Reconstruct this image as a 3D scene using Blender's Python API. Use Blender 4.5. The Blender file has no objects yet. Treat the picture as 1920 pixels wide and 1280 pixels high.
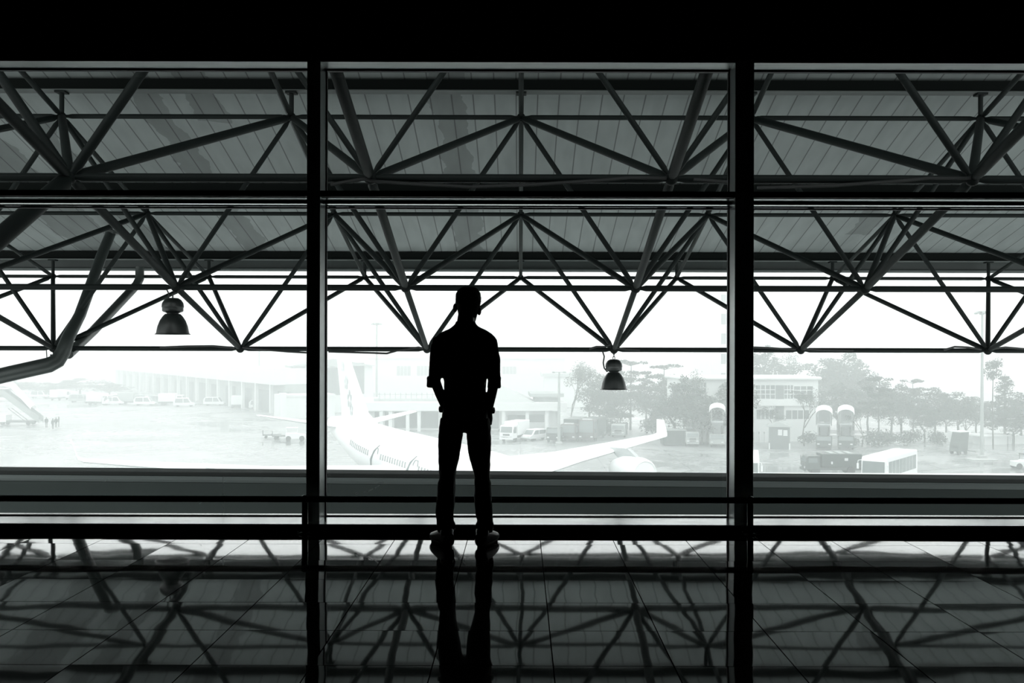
import bpy, bmesh, math, random
from mathutils import Vector, Matrix, noise
PI = math.pi
random.seed(7)
SC = bpy.context.scene
COL = SC.collection

# ------------------------------------------------------------------ camera
FPX = 1820.0; CX = 976.0; HY = 655.0; EYE = 1.33; ROLL = 0.0026
cam_d = bpy.data.cameras.new('camera'); cam = bpy.data.objects.new('camera', cam_d); COL.objects.link(cam)
cam.location = (0, 0, EYE); cam.rotation_euler = (PI/2, -ROLL, 0)
cam_d.sensor_width = 36; cam_d.lens = FPX/1920*36
cam_d.shift_x = -16/1920; cam_d.shift_y = 15/1920
cam_d.clip_start = 0.05; cam_d.clip_end = 5000
SC.camera = cam
# ------------------------------------------------------------------ sky and exposure
SKY = 2.15
w = bpy.data.worlds.new('overcast_sky'); SC.world = w; w.use_nodes = True
bg = w.node_tree.nodes['Background']; bg.inputs[0].default_value = (0.955, 0.99, 0.985, 1); bg.inputs[1].default_value = SKY
SC.view_settings.view_transform = 'Standard'; SC.view_settings.look = 'None'
SC.view_settings.gamma = 1; SC.view_settings.use_curve_mapping = False
SC.view_settings.exposure = 0.0
SC.cycles.use_denoising = True
SC.cycles.max_bounces = 8; SC.cycles.diffuse_bounces = 3; SC.cycles.glossy_bounces = 4
SC.cycles.volume_bounces = 3; SC.cycles.transparent_max_bounces = 16; SC.cycles.transmission_bounces = 2
SC.cycles.caustics_reflective = False; SC.cycles.caustics_refractive = False
HAZE_DENSITY = 0.0056

GROUND = EYE - 14.0          # the apron lies fourteen metres under the eye
def P(x, y, D):
    """the point a picture position shows at distance D"""
    yy = y - (x-CX)*ROLL; xx = x + (y-HY)*ROLL
    return Vector(((xx-CX)*D/FPX, D, EYE + (HY-yy)*D/FPX))
def G(x, y):
    """the apron point seen at picture position x, y"""
    yy = y - (x-CX)*ROLL
    p = P(x, y, 14.0*FPX/(yy-HY)); p.z = GROUND
    return p

# ------------------------------------------------------------------ materials
def mat(name, col, rough=0.6, metal=0.0, noise_amt=0.0, noise_scale=6.0, spec=0.5, bump=0.0, stretch=None):
    m = bpy.data.materials.new(name); m.use_nodes = True
    nt = m.node_tree; b = nt.nodes['Principled BSDF']
    b.inputs['Base Color'].default_value = (*col, 1); b.inputs['Roughness'].default_value = rough
    b.inputs['Metallic'].default_value = metal; b.inputs['Specular IOR Level'].default_value = spec
    if noise_amt or bump:
        tc = nt.nodes.new('ShaderNodeTexCoord'); n = nt.nodes.new('ShaderNodeTexNoise')
        n.inputs['Scale'].default_value = noise_scale; n.inputs['Detail'].default_value = 5
        src = tc.outputs['Object']
        if stretch:
            mp = nt.nodes.new('ShaderNodeMapping'); mp.inputs['Scale'].default_value = stretch
            nt.links.new(src, mp.inputs[0]); src = mp.outputs[0]
        nt.links.new(src, n.inputs['Vector'])
        if noise_amt:
            r = nt.nodes.new('ShaderNodeMapRange')
            r.inputs['To Min'].default_value = 1-noise_amt; r.inputs['To Max'].default_value = 1+noise_amt
            nt.links.new(n.outputs['Fac'], r.inputs['Value'])
            mx = nt.nodes.new('ShaderNodeVectorMath'); mx.operation = 'SCALE'
            mx.inputs[0].default_value = col; nt.links.new(r.outputs[0], mx.inputs['Scale'])
            nt.links.new(mx.outputs[0], b.inputs['Base Color'])
        if bump:
            bp = nt.nodes.new('ShaderNodeBump'); bp.inputs['Strength'].default_value = bump
            bp.inputs['Distance'].default_value = 0.01
            nt.links.new(n.outputs['Fac'], bp.inputs['Height']); nt.links.new(bp.outputs[0], b.inputs['Normal'])
    return m
M = {}
M['black_paint'] = mat('black_paint', (.012,.014,.014), .55, noise_amt=.2)
M['ceiling'] = mat('dark_ceiling', (.010,.012,.012), .9)
M['aluminium'] = mat('brushed_aluminium', (.34,.37,.36), .34, .8, noise_amt=.25, noise_scale=5, stretch=(1,1,.2))
M['soffit'] = mat('aluminium_soffit', (.24,.27,.26), .4, .7, noise_amt=.4, noise_scale=14, stretch=(.12,1,1))
M['bright_metal'] = mat('anodised_strip', (.78,.82,.82), .16, 1.0)
M['gasket'] = mat('rubber_gasket', (.008,.009,.009), .6)
M['sill'] = mat('stone_sill', (.84,.87,.86), .2, 0.75, noise_amt=.35, noise_scale=7, stretch=(.35,1,1))
M['rail'] = mat('polished_steel_rail', (.16,.175,.17), .2, 1.0)
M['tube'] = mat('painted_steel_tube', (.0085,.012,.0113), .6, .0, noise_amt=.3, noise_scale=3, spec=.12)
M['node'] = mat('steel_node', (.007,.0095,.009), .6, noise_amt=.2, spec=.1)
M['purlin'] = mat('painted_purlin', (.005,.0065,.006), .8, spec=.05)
M['fascia'] = mat('grey_fascia', (.035,.045,.043), .5, noise_amt=.2)
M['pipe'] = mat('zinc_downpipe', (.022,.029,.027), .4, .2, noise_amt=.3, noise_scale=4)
M['lamp'] = mat('lamp_housing', (.013,.017,.016), .35, .1, noise_amt=.3, noise_scale=9)
M['cable'] = mat('black_cable', (.012,.014,.014), .6)
M['parapet'] = mat('dark_parapet', (.038,.047,.045), .7, spec=.1, noise_amt=.12, noise_scale=2)
M['parapet_lip'] = mat('parapet_lip', (.10,.12,.117), .6)
M['parapet_dark'] = mat('groove_shade_and_slab', (.018,.022,.021), .8)  # dark tone: painted shade of the parapet groove, also on the roof slab
M['membrane'] = mat('white_roof_membrane', (.8,.82,.82), .6, noise_amt=.06)
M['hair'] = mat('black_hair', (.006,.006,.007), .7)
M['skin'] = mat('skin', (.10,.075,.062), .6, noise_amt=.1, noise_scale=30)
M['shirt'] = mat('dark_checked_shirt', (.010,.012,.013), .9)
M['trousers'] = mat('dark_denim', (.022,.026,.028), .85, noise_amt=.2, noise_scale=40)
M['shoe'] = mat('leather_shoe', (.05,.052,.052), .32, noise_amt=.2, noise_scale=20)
M['sole'] = mat('rubber_sole', (.03,.03,.03), .7)
M['eye'] = mat('eye_white', (.5,.5,.5), .3)
M['lips'] = mat('lips', (.09,.05,.045), .5)
M['white_paint'] = mat('aircraft_white', (.86,.88,.88), .3, noise_amt=.03, noise_scale=.5)
M['plane_grey'] = mat('aircraft_grey', (.45,.48,.48), .4, noise_amt=.1)
M['dark_grey'] = mat('dark_grey_metal', (.08,.09,.09), .5, noise_amt=.2)
M['plane_glass'] = mat('aircraft_glass', (.25,.28,.28), .3)
M['logo'] = mat('tail_emblem_paint', (.58,.62,.62), .5)
M['livery'] = mat('livery_stripe', (.22,.25,.25), .5)
M['conc_white'] = mat('white_render', (.72,.75,.74), .8, noise_amt=.06, noise_scale=.3)
M['conc_grey'] = mat('grey_cladding', (.33,.36,.35), .8, noise_amt=.15, noise_scale=.2)
M['bay_dark'] = mat('dark_bay', (.13,.15,.15), .7, noise_amt=.15, noise_scale=.3)
M['win_glass'] = mat('window_glass', (.12,.14,.14), .15)
M['roof_grey'] = mat('roof_grey', (.38,.41,.4), .7, noise_amt=.1, noise_scale=.5)
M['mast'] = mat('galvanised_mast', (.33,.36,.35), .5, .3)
M['veh_white'] = mat('vehicle_white', (.82,.84,.84), .3)
M['veh_dark'] = mat('vehicle_dark_green', (.035,.05,.045), .4, noise_amt=.3, noise_scale=1.5)
M['veh_red'] = mat('vehicle_dark_red', (.07,.06,.06), .4, noise_amt=.2, noise_scale=1.5)
M['veh_glass'] = mat('vehicle_glass', (.16,.19,.19), .12)
M['tyre'] = mat('tyre', (.02,.02,.02), .8)
M['light'] = mat('headlamp_lens', (.7,.72,.72), .2)
M['canopy_white'] = mat('white_canopy', (.82,.85,.84), .4)
M['bark'] = mat('bark', (.05,.055,.05), .9, noise_amt=.3, noise_scale=3)
M['leaf'] = mat('foliage_green', (.045,.06,.052), .8, noise_amt=.4, noise_scale=.8)
M['coat'] = mat('dark_coat', (.03,.035,.035), .9)
M['kerb'] = mat('kerb_stone', (.4,.42,.41), .8, noise_amt=.1)

def finish_normal(m, fn): fn(m.node_tree, m.node_tree.nodes['Principled BSDF'])

# checked shirt: fine woven stripes of the cloth itself
def shirt_nodes(nt, b):
    tc = nt.nodes.new('ShaderNodeTexCoord'); wv = nt.nodes.new('ShaderNodeTexWave')
    wv.inputs['Scale'].default_value = 9; wv.bands_direction = 'X'
    nt.links.new(tc.outputs['Object'], wv.inputs['Vector'])
    mx = nt.nodes.new('ShaderNodeMix'); mx.data_type = 'RGBA'
    mx.inputs[6].default_value = (.018,.024,.025,1); mx.inputs[7].default_value = (.045,.056,.058,1)
    nt.links.new(wv.outputs['Fac'], mx.inputs[0]); nt.links.new(mx.outputs[2], b.inputs['Base Color'])
finish_normal(M['shirt'], shirt_nodes)

# polished floor tiles, half a metre square, each lying a hair out of level
def floor_material():
    m = bpy.data.materials.new('polished_granite_tiles'); m.use_nodes = True; nt = m.node_tree; N = nt.nodes; L = nt.links
    b = N['Principled BSDF']
    g = N.new('ShaderNodeNewGeometry'); sep = N.new('ShaderNodeSeparateXYZ'); L.new(g.outputs['Position'], sep.inputs[0])
    def math_(op, a, bb=None, c=None):
        n = N.new('ShaderNodeMath'); n.operation = op
        for i, v in enumerate((a, bb, c)):
            if v is None: continue
            if isinstance(v, (int, float)): n.inputs[i].default_value = v
            else: L.new(v, n.inputs[i])
        return n.outputs[0]
    T = 0.508
    u = math_('DIVIDE', math_('SUBTRACT', sep.outputs['X'], 0.141), T)
    v = math_('DIVIDE', math_('SUBTRACT', sep.outputs['Y'], 6.622), T)
    fu = math_('FLOOR', u); fv = math_('FLOOR', v)
    ru = math_('FRACT', u); rv = math_('FRACT', v)
    du = math_('MINIMUM', ru, math_('SUBTRACT', 1.0, ru)); dv = math_('MINIMUM', rv, math_('SUBTRACT', 1.0, rv))
    d = math_('MINIMUM', du, dv)
    joint = math_('LESS_THAN', d, 0.005)
    comb = N.new('ShaderNodeCombineXYZ'); L.new(fu, comb.inputs[0]); L.new(fv, comb.inputs[1])
    wn = N.new('ShaderNodeTexWhiteNoise'); wn.noise_dimensions = '3D'; L.new(comb.outputs[0], wn.inputs['Vector'])
    sub = N.new('ShaderNodeVectorMath'); sub.operation = 'SUBTRACT'; L.new(wn.outputs['Color'], sub.inputs[0]); sub.inputs[1].default_value = (.5,.5,.5)
    scl = N.new('ShaderNodeVectorMath'); scl.operation = 'MULTIPLY'; L.new(sub.outputs[0], scl.inputs[0]); scl.inputs[1].default_value = (.013,.0012,0)
    # slow waviness of the polish
    nz = N.new('ShaderNodeTexNoise'); nz.inputs['Scale'].default_value = 3.2; nz.inputs['Detail'].default_value = 1.5
    off = N.new('ShaderNodeVectorMath'); off.operation = 'MULTIPLY_ADD'; L.new(wn.outputs['Color'], off.inputs[0]); off.inputs[1].default_value = (7,7,7); L.new(g.outputs['Position'], off.inputs[2])
    L.new(off.outputs[0], nz.inputs['Vector'])
    s2 = N.new('ShaderNodeVectorMath'); s2.operation = 'SUBTRACT'; L.new(nz.outputs['Color'], s2.inputs[0]); s2.inputs[1].default_value = (.5,.5,.5)
    m2 = N.new('ShaderNodeVectorMath'); m2.operation = 'MULTIPLY'; L.new(s2.outputs[0], m2.inputs[0]); m2.inputs[1].default_value = (.016,.003,0)
    add = N.new('ShaderNodeVectorMath'); L.new(scl.outputs[0], add.inputs[0]); L.new(m2.outputs[0], add.inputs[1])
    add2 = N.new('ShaderNodeVectorMath'); L.new(add.outputs[0], add2.inputs[0]); L.new(g.outputs['Normal'], add2.inputs[1])
    nn = N.new('ShaderNodeVectorMath'); nn.operation = 'NORMALIZE'; L.new(add2.outputs[0], nn.inputs[0])
    L.new(nn.outputs[0], b.inputs['Normal'])
    n2 = N.new('ShaderNodeTexNoise'); n2.inputs['Scale'].default_value = 60; n2.inputs['Detail'].default_value = 4
    L.new(g.outputs['Position'], n2.inputs['Vector'])
    ramp = N.new('ShaderNodeMapRange'); L.new(n2.outputs['Fac'], ramp.inputs['Value']); ramp.inputs['To Min'].default_value = .006; ramp.inputs['To Max'].default_value = .02
    mulj = math_('MULTIPLY', ramp.outputs[0], math_('SUBTRACT', 1.0, math_('MULTIPLY', joint, .9)))
    cc = N.new('ShaderNodeCombineXYZ')
    L.new(mulj, cc.inputs[0]); L.new(math_('MULTIPLY', mulj, 1.06), cc.inputs[1]); L.new(math_('MULTIPLY', mulj, 1.05), cc.inputs[2])
    L.new(cc.outputs[0], b.inputs['Base Color'])
    b.inputs['Metallic'].default_value = 0.0; b.inputs['IOR'].default_value = 1.45; b.inputs['Coat IOR'].default_value = 1.45
    b.inputs['Coat Roughness'].default_value = .02; L.new(nn.outputs[0], b.inputs['Coat Normal'])
    L.new(math_('ADD', math_('MULTIPLY', joint, .5), 0.04), b.inputs['Roughness'])
    inv = math_('SUBTRACT', 1.0, joint)
    L.new(math_('MULTIPLY', inv, .5), b.inputs['Specular IOR Level']); L.new(math_('MULTIPLY', inv, .55), b.inputs['Coat Weight'])
    return m
M['floor'] = floor_material()

# corrugated canopy sheet: seams every 0.3 m and a few stained sheets
def deck_material():
    m = bpy.data.materials.new('canopy_sheet'); m.use_nodes = True; nt = m.node_tree; N = nt.nodes; L = nt.links
    b = N['Principled BSDF']; b.inputs['Roughness'].default_value = .7
    g = N.new('ShaderNodeNewGeometry'); sep = N.new('ShaderNodeSeparateXYZ'); L.new(g.outputs['Position'], sep.inputs[0])
    def math_(op, a, bb=None, c=None):
        n = N.new('ShaderNodeMath'); n.operation = op
        for i, v in enumerate((a, bb, c)):
            if v is None: continue
            if isinstance(v, (int, float)): n.inputs[i].default_value = v
            else: L.new(v, n.inputs[i])
        return n.outputs[0]
    x = sep.outputs['X']; y = sep.outputs['Y']
    f = math_('FRACT', math_('DIVIDE', math_('ADD', x, 30.07), .30))
    d = math_('ABSOLUTE', math_('SUBTRACT', f, .5))
    seam = math_('GREATER_THAN', d, .468)
    nz = N.new('ShaderNodeTexNoise'); nz.inputs['Scale'].default_value = 1.6; nz.inputs['Detail'].default_value = 7
    L.new(g.outputs['Position'], nz.inputs['Vector'])
    wob = math_('MULTIPLY', math_('SUBTRACT', nz.outputs['Fac'], .5), .55)
    xw = math_('ADD', x, wob)
    st = None
    for c, hw, y0, y1 in ((-1.0,.24,0,40), (-5.2,.22,0,40), (-4.45,.2,0,14.2), (-8.3,.45,0,40), (-7.1,.15,14,40), (6.3,.2,16.8,18.3)):
        a = math_('LESS_THAN', math_('ABSOLUTE', math_('SUBTRACT', xw, c)), hw)
        a = math_('MULTIPLY', a, math_('MULTIPLY', math_('GREATER_THAN', y, y0), math_('LESS_THAN', math_('ADD', y, wob), y1)))
        st = a if st is None else math_('MAXIMUM', st, a)
    n2 = N.new('ShaderNodeTexNoise'); n2.inputs['Scale'].default_value = 5; n2.inputs['Detail'].default_value = 5
    mp = N.new('ShaderNodeMapping'); mp.inputs['Scale'].default_value = (1,.25,.25); L.new(g.outputs['Position'], mp.inputs[0]); L.new(mp.outputs[0], n2.inputs['Vector'])
    base = N.new('ShaderNodeMapRange'); L.new(n2.outputs['Fac'], base.inputs['Value']); base.inputs['To Min'].default_value = .135; base.inputs['To Max'].default_value = .235
    v = math_('MULTIPLY', base.outputs[0], math_('SUBTRACT', 1.0, math_('MULTIPLY', st, .36)))
    v = math_('MULTIPLY', v, math_('SUBTRACT', 1.0, math_('MULTIPLY', seam, .62)))
    cc = N.new('ShaderNodeCombineXYZ'); L.new(math_('MULTIPLY', v, .88), cc.inputs[0]); L.new(v, cc.inputs[1]); L.new(math_('MULTIPLY', v, .98), cc.inputs[2])
    L.new(cc.outputs[0], b.inputs['Base Color'])
    return m
M['deck'] = deck_material()

# wet concrete apron
def apron_material():
    m = bpy.data.materials.new('wet_concrete_apron'); m.use_nodes = True; nt = m.node_tree; N = nt.nodes; L = nt.links
    b = N['Principled BSDF']
    g = N.new('ShaderNodeNewGeometry')
    mp = N.new('ShaderNodeMapping'); mp.inputs['Scale'].default_value = (.035,.05,1); L.new(g.outputs['Position'], mp.inputs[0])
    nz = N.new('ShaderNodeTexNoise'); nz.inputs['Scale'].default_value = 1; nz.inputs['Detail'].default_value = 8; nz.inputs['Roughness'].default_value = .65
    nz.inputs['Distortion'].default_value = .8
    L.new(mp.outputs[0], nz.inputs['Vector'])
    r = N.new('ShaderNodeMapRange'); L.new(nz.outputs['Fac'], r.inputs['Value']); r.inputs['From Min'].default_value=.38; r.inputs['From Max'].default_value=.62
    r.inputs['To Min'].default_value = .08; r.inputs['To Max'].default_value = .5
    L.new(r.outputs[0], b.inputs['Roughness'])
    br = N.new('ShaderNodeTexBrick'); br.offset = 0; br.inputs['Scale'].default_value = .2; br.inputs['Mortar Size'].default_value = .012
    br.inputs['Color1'].default_value = (.36,.385,.38,1); br.inputs['Color2'].default_value = (.42,.445,.44,1); br.inputs['Mortar'].default_value = (.22,.24,.24,1)
    br.inputs['Brick Width'].default_value = 1; br.inputs['Row Height'].default_value = 1
    L.new(g.outputs['Position'], br.inputs['Vector'])
    mx = N.new('ShaderNodeMix'); mx.data_type = 'RGBA'; mx.blend_type = 'MULTIPLY'; mx.inputs[0].default_value = .55
    L.new(br.outputs['Color'], mx.inputs[6]); L.new(nz.outputs['Fac'], mx.inputs[7]); L.new(mx.outputs[2], b.inputs['Base Color'])
    return m
M['apron'] = apron_material()

def glass_material():
    m = bpy.data.materials.new('clear_window_glass'); m.use_nodes = True; nt = m.node_tree; N = nt.nodes; L = nt.links
    for n in list(N):
        if n.type == 'BSDF_PRINCIPLED': N.remove(n)
    out = [n for n in N if n.type == 'OUTPUT_MATERIAL'][0]
    t = N.new('ShaderNodeBsdfTransparent'); t.inputs[0].default_value = (.985,.995,.99,1)
    gl = N.new('ShaderNodeBsdfGlossy'); gl.inputs['Roughness'].default_value = .02
    fr = N.new('ShaderNodeFresnel'); fr.inputs[0].default_value = 1.35
    mx = N.new('ShaderNodeMixShader'); L.new(fr.outputs[0], mx.inputs[0]); L.new(t.outputs[0], mx.inputs[1]); L.new(gl.outputs[0], mx.inputs[2])
    L.new(mx.outputs[0], out.inputs[0]); return m
M['glass'] = glass_material()
def scratch_material():
    m = bpy.data.materials.new('scratched_glass'); m.use_nodes = True; nt = m.node_tree
    for n in list(nt.nodes):
        if n.type == 'BSDF_PRINCIPLED': nt.nodes.remove(n)
    t = nt.nodes.new('ShaderNodeBsdfTranslucent'); t.inputs[0].default_value = (.8,.82,.82,1)
    nt.links.new(t.outputs[0], [n for n in nt.nodes if n.type == 'OUTPUT_MATERIAL'][0].inputs[0]); return m
M['scratch'] = scratch_material()

# ------------------------------------------------------------------ builders
def tag(o, label=None, cat=None, group=None, kind=None):
    if label: o['label'] = label
    if cat: o['category'] = cat
    if group: o['group'] = group
    if kind: o['kind'] = kind
    return o
def empty(name, loc=(0,0,0), rz=0.0, label=None, cat=None, group=None, kind=None):
    o = bpy.data.objects.new(name, None); COL.objects.link(o); o.location = loc; o.rotation_euler = (0,0,rz)
    o.empty_display_size = .2
    return tag(o, label, cat, group, kind)
class MB:
    def __init__(s): s.v = []; s.f = []
    def add(s, vs, fs):
        k = len(s.v); s.v += [tuple(v) for v in vs]; s.f += [tuple(i+k for i in f) for f in fs]; return s
    def box(s, lo, hi, mtx=None):
        x0,y0,z0 = lo; x1,y1,z1 = hi
        vs = [Vector(p) for p in ((x0,y0,z0),(x1,y0,z0),(x1,y1,z0),(x0,y1,z0),(x0,y0,z1),(x1,y0,z1),(x1,y1,z1),(x0,y1,z1))]
        if mtx: vs = [mtx @ v for v in vs]
        return s.add(vs, [(3,2,1,0),(4,5,6,7),(0,1,5,4),(1,2,6,5),(2,3,7,6),(3,0,4,7)])
    def rings(s, rings, cap=True):
        n = len(rings[0]); k = len(s.v)
        for r in rings: s.v += [tuple(p) for p in r]
        for i in range(len(rings)-1):
            for j in range(n):
                a = k+i*n+j; b = k+i*n+(j+1)%n
                s.f.append((a, b, b+n, a+n))
        if cap:
            s.f.append(tuple(k+j for j in reversed(range(n)))); s.f.append(tuple(k+(len(rings)-1)*n+j for j in range(n)))
        return s
    def path(s, pts, rad, n=10, cap=True):
        """round tube along points; rad a number, a list, or list of (a,b)"""
        pts = [Vector(p) for p in pts]; rs = []
        t0 = (pts[1]-pts[0]).normalized()
        up = Vector((0,0,1)) if abs(t0.z) < .9 else Vector((0,1,0))
        nrm = (up - t0*up.dot(t0)).normalized()
        for i, p in enumerate(pts):
            if i == 0: t = pts[1]-pts[0]
            elif i == len(pts)-1: t = pts[-1]-pts[-2]
            else: t = (pts[i+1]-p).normalized() + (p-pts[i-1]).normalized()
            t.normalize(); nrm = (nrm - t*nrm.dot(t)).normalized(); bn = t.cross(nrm)
            r = rad[i] if isinstance(rad, (list, tuple)) else rad
            rs.append([p + nrm*(math.cos(2*PI*j/n)*r) + bn*(math.sin(2*PI*j/n)*r) for j in range(n)])
        return s.rings(rs, cap)
    def lathe(s, prof, c=(0,0,0), axis='Z', n=24):
        rs = []
        for r, h in prof:
            ring = []
            for j in range(n):
                a = 2*PI*j/n; x, y = math.cos(a)*max(r,1e-4), math.sin(a)*max(r,1e-4)
                ring.append(Vector(c)+{'Z':Vector((x,y,h)), 'Y':Vector((x,h,-y)), 'X':Vector((h,x,y))}[axis])
            rs.append(ring)
        return s.rings(rs)
    def ball(s, c, r, n=12, m=8, sc=(1,1,1)):
        c = Vector(c); rs = []
        for i in range(m+1):
            a = PI*i/m; a = min(max(a, .02), PI-.02)
            rs.append([c+Vector((math.sin(a)*math.cos(2*PI*j/n)*r*sc[0], math.sin(a)*math.sin(2*PI*j/n)*r*sc[1], -math.cos(a)*r*sc[2])) for j in range(n)])
        return s.rings(rs)
    def prism(s, prof, w0, w1, plane='XZ', mtx=None):
        """outline extruded across; plane XZ -> along Y, XY -> along Z, YZ -> along X"""
        def pt(a, b, w): 
            v = {'XZ':Vector((a,w,b)), 'XY':Vector((a,b,w)), 'YZ':Vector((w,a,b))}[plane]
            return mtx @ v if mtx else v
        n = len(prof); vs = [pt(a,b,w0) for a,b in prof]+[pt(a,b,w1) for a,b in prof]
        return s.add(vs, [tuple(range(n)), tuple(reversed(range(n,2*n)))]+[(j,(j+1)%n,n+(j+1)%n,n+j) for j in range(n)])
    def build(s, name, m, parent=None, smooth=False, bevel=0.0, label=None, cat=None, group=None, kind=None, loc=None):
        me = bpy.data.meshes.new(name); me.from_pydata(s.v, [], s.f)
        bm = bmesh.new(); bm.from_mesh(me); bmesh.ops.recalc_face_normals(bm, faces=bm.faces[:]); bm.to_mesh(me); bm.free()
        me.materials.append(m if not isinstance(m, str) else M[m])
        if smooth:
            me.polygons.foreach_set('use_smooth', [True]*len(me.polygons))
            me.set_sharp_from_angle(angle=math.radians(40)) if hasattr(me, 'set_sharp_from_angle') else None
        o = bpy.data.objects.new(name, me); COL.objects.link(o)
        if parent: o.parent = parent
        if loc: o.location = loc
        if bevel:
            b = o.modifiers.new('bevel', 'BEVEL'); b.width = bevel; b.segments = 2; b.limit_method = 'ANGLE'
        return tag(o, label, cat, group, kind)
def copy_tree(o, parent=None):
    c = o.copy(); COL.objects.link(c); c.parent = parent
    for ch in list(CHILDREN.get(o.name, [])): copy_tree(ch, c)
    return c
CHILDREN = {}
def index_children():
    CHILDREN.clear()
    for o in bpy.data.objects:
        if o.parent: CHILDREN.setdefault(o.parent.name, []).append(o)

# ================================================================== THE HALL
HX = 7.9                                      # half width of the hall
YW0, YW1, YG = 7.17, 7.43, 7.39               # front and back of the window frame, glass
HEAD = EYE + (HY-113)*YW0/FPX                 # 3.46
TR0, TR1 = EYE+(HY-372)*YW0/FPX, EYE+(HY-358)*YW0/FPX
SILL = 0.054
MB().box((-HX,-5,-.12),(HX,7.05,0)).build('floor', 'floor', label='dark polished tiled floor mirroring the window and the truss', cat='floor', kind='structure')
MB().box((-HX,-5,4.3),(HX,7.43,4.42)).build('ceiling', 'ceiling', label='black ceiling of the unlit hall', cat='ceiling', kind='structure')
MB().box((-HX,-5.15,0),(HX,-5,4.3)).build('wall_back', 'ceiling', label='dark wall behind the camera', cat='wall', kind='structure')
MB().box((-HX-.15,-5.15,0),(-HX,7.43,4.3)).build('wall_left', 'ceiling', label='dark side wall at the left end of the hall', cat='wall', kind='structure')
MB().box((HX,-5.15,0),(HX+.15,7.43,4.3)).build('wall_right', 'ceiling', label='dark side wall at the right end of the hall', cat='wall', kind='structure')
MB().box((-HX,YW0,HEAD),(HX,7.43,4.3)).build('wall_front', 'black_paint', label='black lintel wall across the top, above the windows', cat='wall', kind='structure')
# curb under the windows
MB().box((-HX,7.04,-.12),(HX,7.445,SILL)).build('baseboard_front', 'black_paint', label='low black curb between the tiled floor and the window sill', cat='curb', kind='structure')
MB().box((-HX,7.055,SILL),(HX,YG-.012,SILL+.004)).build('trim_1', 'sill', label='pale worn window sill on top of the low black curb', cat='window sill', kind='structure')
MB().box((-HX,YG+.025,SILL-.005),(HX,7.50,SILL+.004)).build('trim_2', 'sill', label='pale wet ledge just outside the bottom of the glass', cat='ledge', kind='structure')
# mullions
edges = [(-7.78,-7.68), (-4.68,-4.58), (-1.582,-1.483), (1.582,1.722), (4.68,4.79), (7.68,7.78)]
desc = ['at the far left end of the window wall', 'second from the left end, outside the frame', 'left one of the two in view, between left and middle windows',
        'right one of the two in view, behind the right rail post', 'second from the right end, outside the frame', 'at the far right end of the window wall']
for i, (a, b) in enumerate(edges):
    MB().box((a,YW0,SILL),(b,YW1+.02,HEAD)).build('trim_%d' % (i+3), 'aluminium', bevel=.004, label='upright metal mullion, '+desc[i], cat='mullion', kind='structure')
wn = ['far left window, outside the frame', 'left window behind the left half of the guard rail, bell lamp and bent pipe outside', 'middle window, in front of which the man stands',
      'right window, beyond it the white bus', 'far right window, outside the frame']
for i in range(5):
    a = edges[i][1]; b = edges[i+1][0]
    wd = empty('window_%d' % (i+1), ((a+b)/2, YG, SILL), 0, wn[i], 'window', kind='structure')
    h = (b-a)/2
    z0 = -SILL
    # transom: box with a grooved underside of two bright strips
    t = MB().box((-h,YW0-YG,TR0+z0+.012),(h,YW1-YG,TR1+z0)); t.build('transom', 'black_paint', wd)
    q0 = TR0+z0
    MB().prism([(7.215-YG,q0+.0075),(7.28-YG,q0-.004),(7.28-YG,q0+.011),(7.215-YG,q0+.011)], -h, h, 'YZ').build('transom_strip', 'bright_metal', wd)
    MB().box((-h,7.299-YG,q0-.020),(h,7.372-YG,q0+.0118)).build('transom_web', 'black_paint', wd)
    MB().prism([(7.299-YG,q0-.024),(7.372-YG,q0-.034),(7.372-YG,q0-.021),(7.299-YG,q0-.021)], -h, h, 'YZ').build('transom_strip', 'bright_metal', wd)
    MB().box((-h,YW0-YG+.01,HEAD+z0-.012),(h,YG-.01-YG,HEAD+z0-.0005)).build('head_soffit', 'soffit', wd)
    f = MB()
    for (x0,x1,q0,q1) in ((-h,h,.004,.010),(-h,h,TR0+z0-.048,TR0+z0-.037),(-h,h,TR1+z0,TR1+z0+.012),(-h,h,HEAD+z0-.024,HEAD+z0-.013),(-h,-h+.008,0.01,HEAD+z0-.02),(h-.008,h,0.01,HEAD+z0-.02)):
        f.box((x0,-.017,q0),(x1,.02,q1))
    f.build('gasket_frame', 'gasket', wd)
    MB().box((-h+.006,-.004,.008),(h-.006,.004,TR0+z0-.042)).build('pane', 'glass', wd)
    MB().box((-h+.006,-.004,TR1+z0+.010),(h-.006,.004,HEAD+z0-.018)).build('pane', 'glass', wd)
    if i == 1:   # old scratches in the glass
        q = MB()
        for pts in ([P(418,893,YG-.01), P(418,925,YG-.01)], [P(418,938,YG-.01), P(419,965,YG-.01)], [P(418,905,YG-.01), P(424,900,YG-.01)], [P(378,941,YG-.01),P(374,944,YG-.01)],[P(197,902,YG-.01),P(203,897,YG-.01)]):
            q.path([p - wd.location for p in pts], .0012, 4)
        q.build('scratch', 'scratch', wd, label='white scratches in the glass')
    if i == 2:
        q = MB()
        for pts in ([P(667,926,YG-.01), P(670,923,YG-.01)], [P(681,922,YG-.01), P(690,920,YG-.01), P(699,916,YG-.01)], [P(703,915,YG-.01),P(711,909,YG-.01)], [P(712,905,YG-.01),P(720,903.5,YG-.01)], [P(958,960,YG-.01),P(967,948,YG-.01)]):
            q.path([p - wd.location for p in pts], .0028 if pts[0].x < -.5 else .0012, 4)
        q.build('scratch', 'scratch', wd, label='white scratches in the glass')
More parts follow.
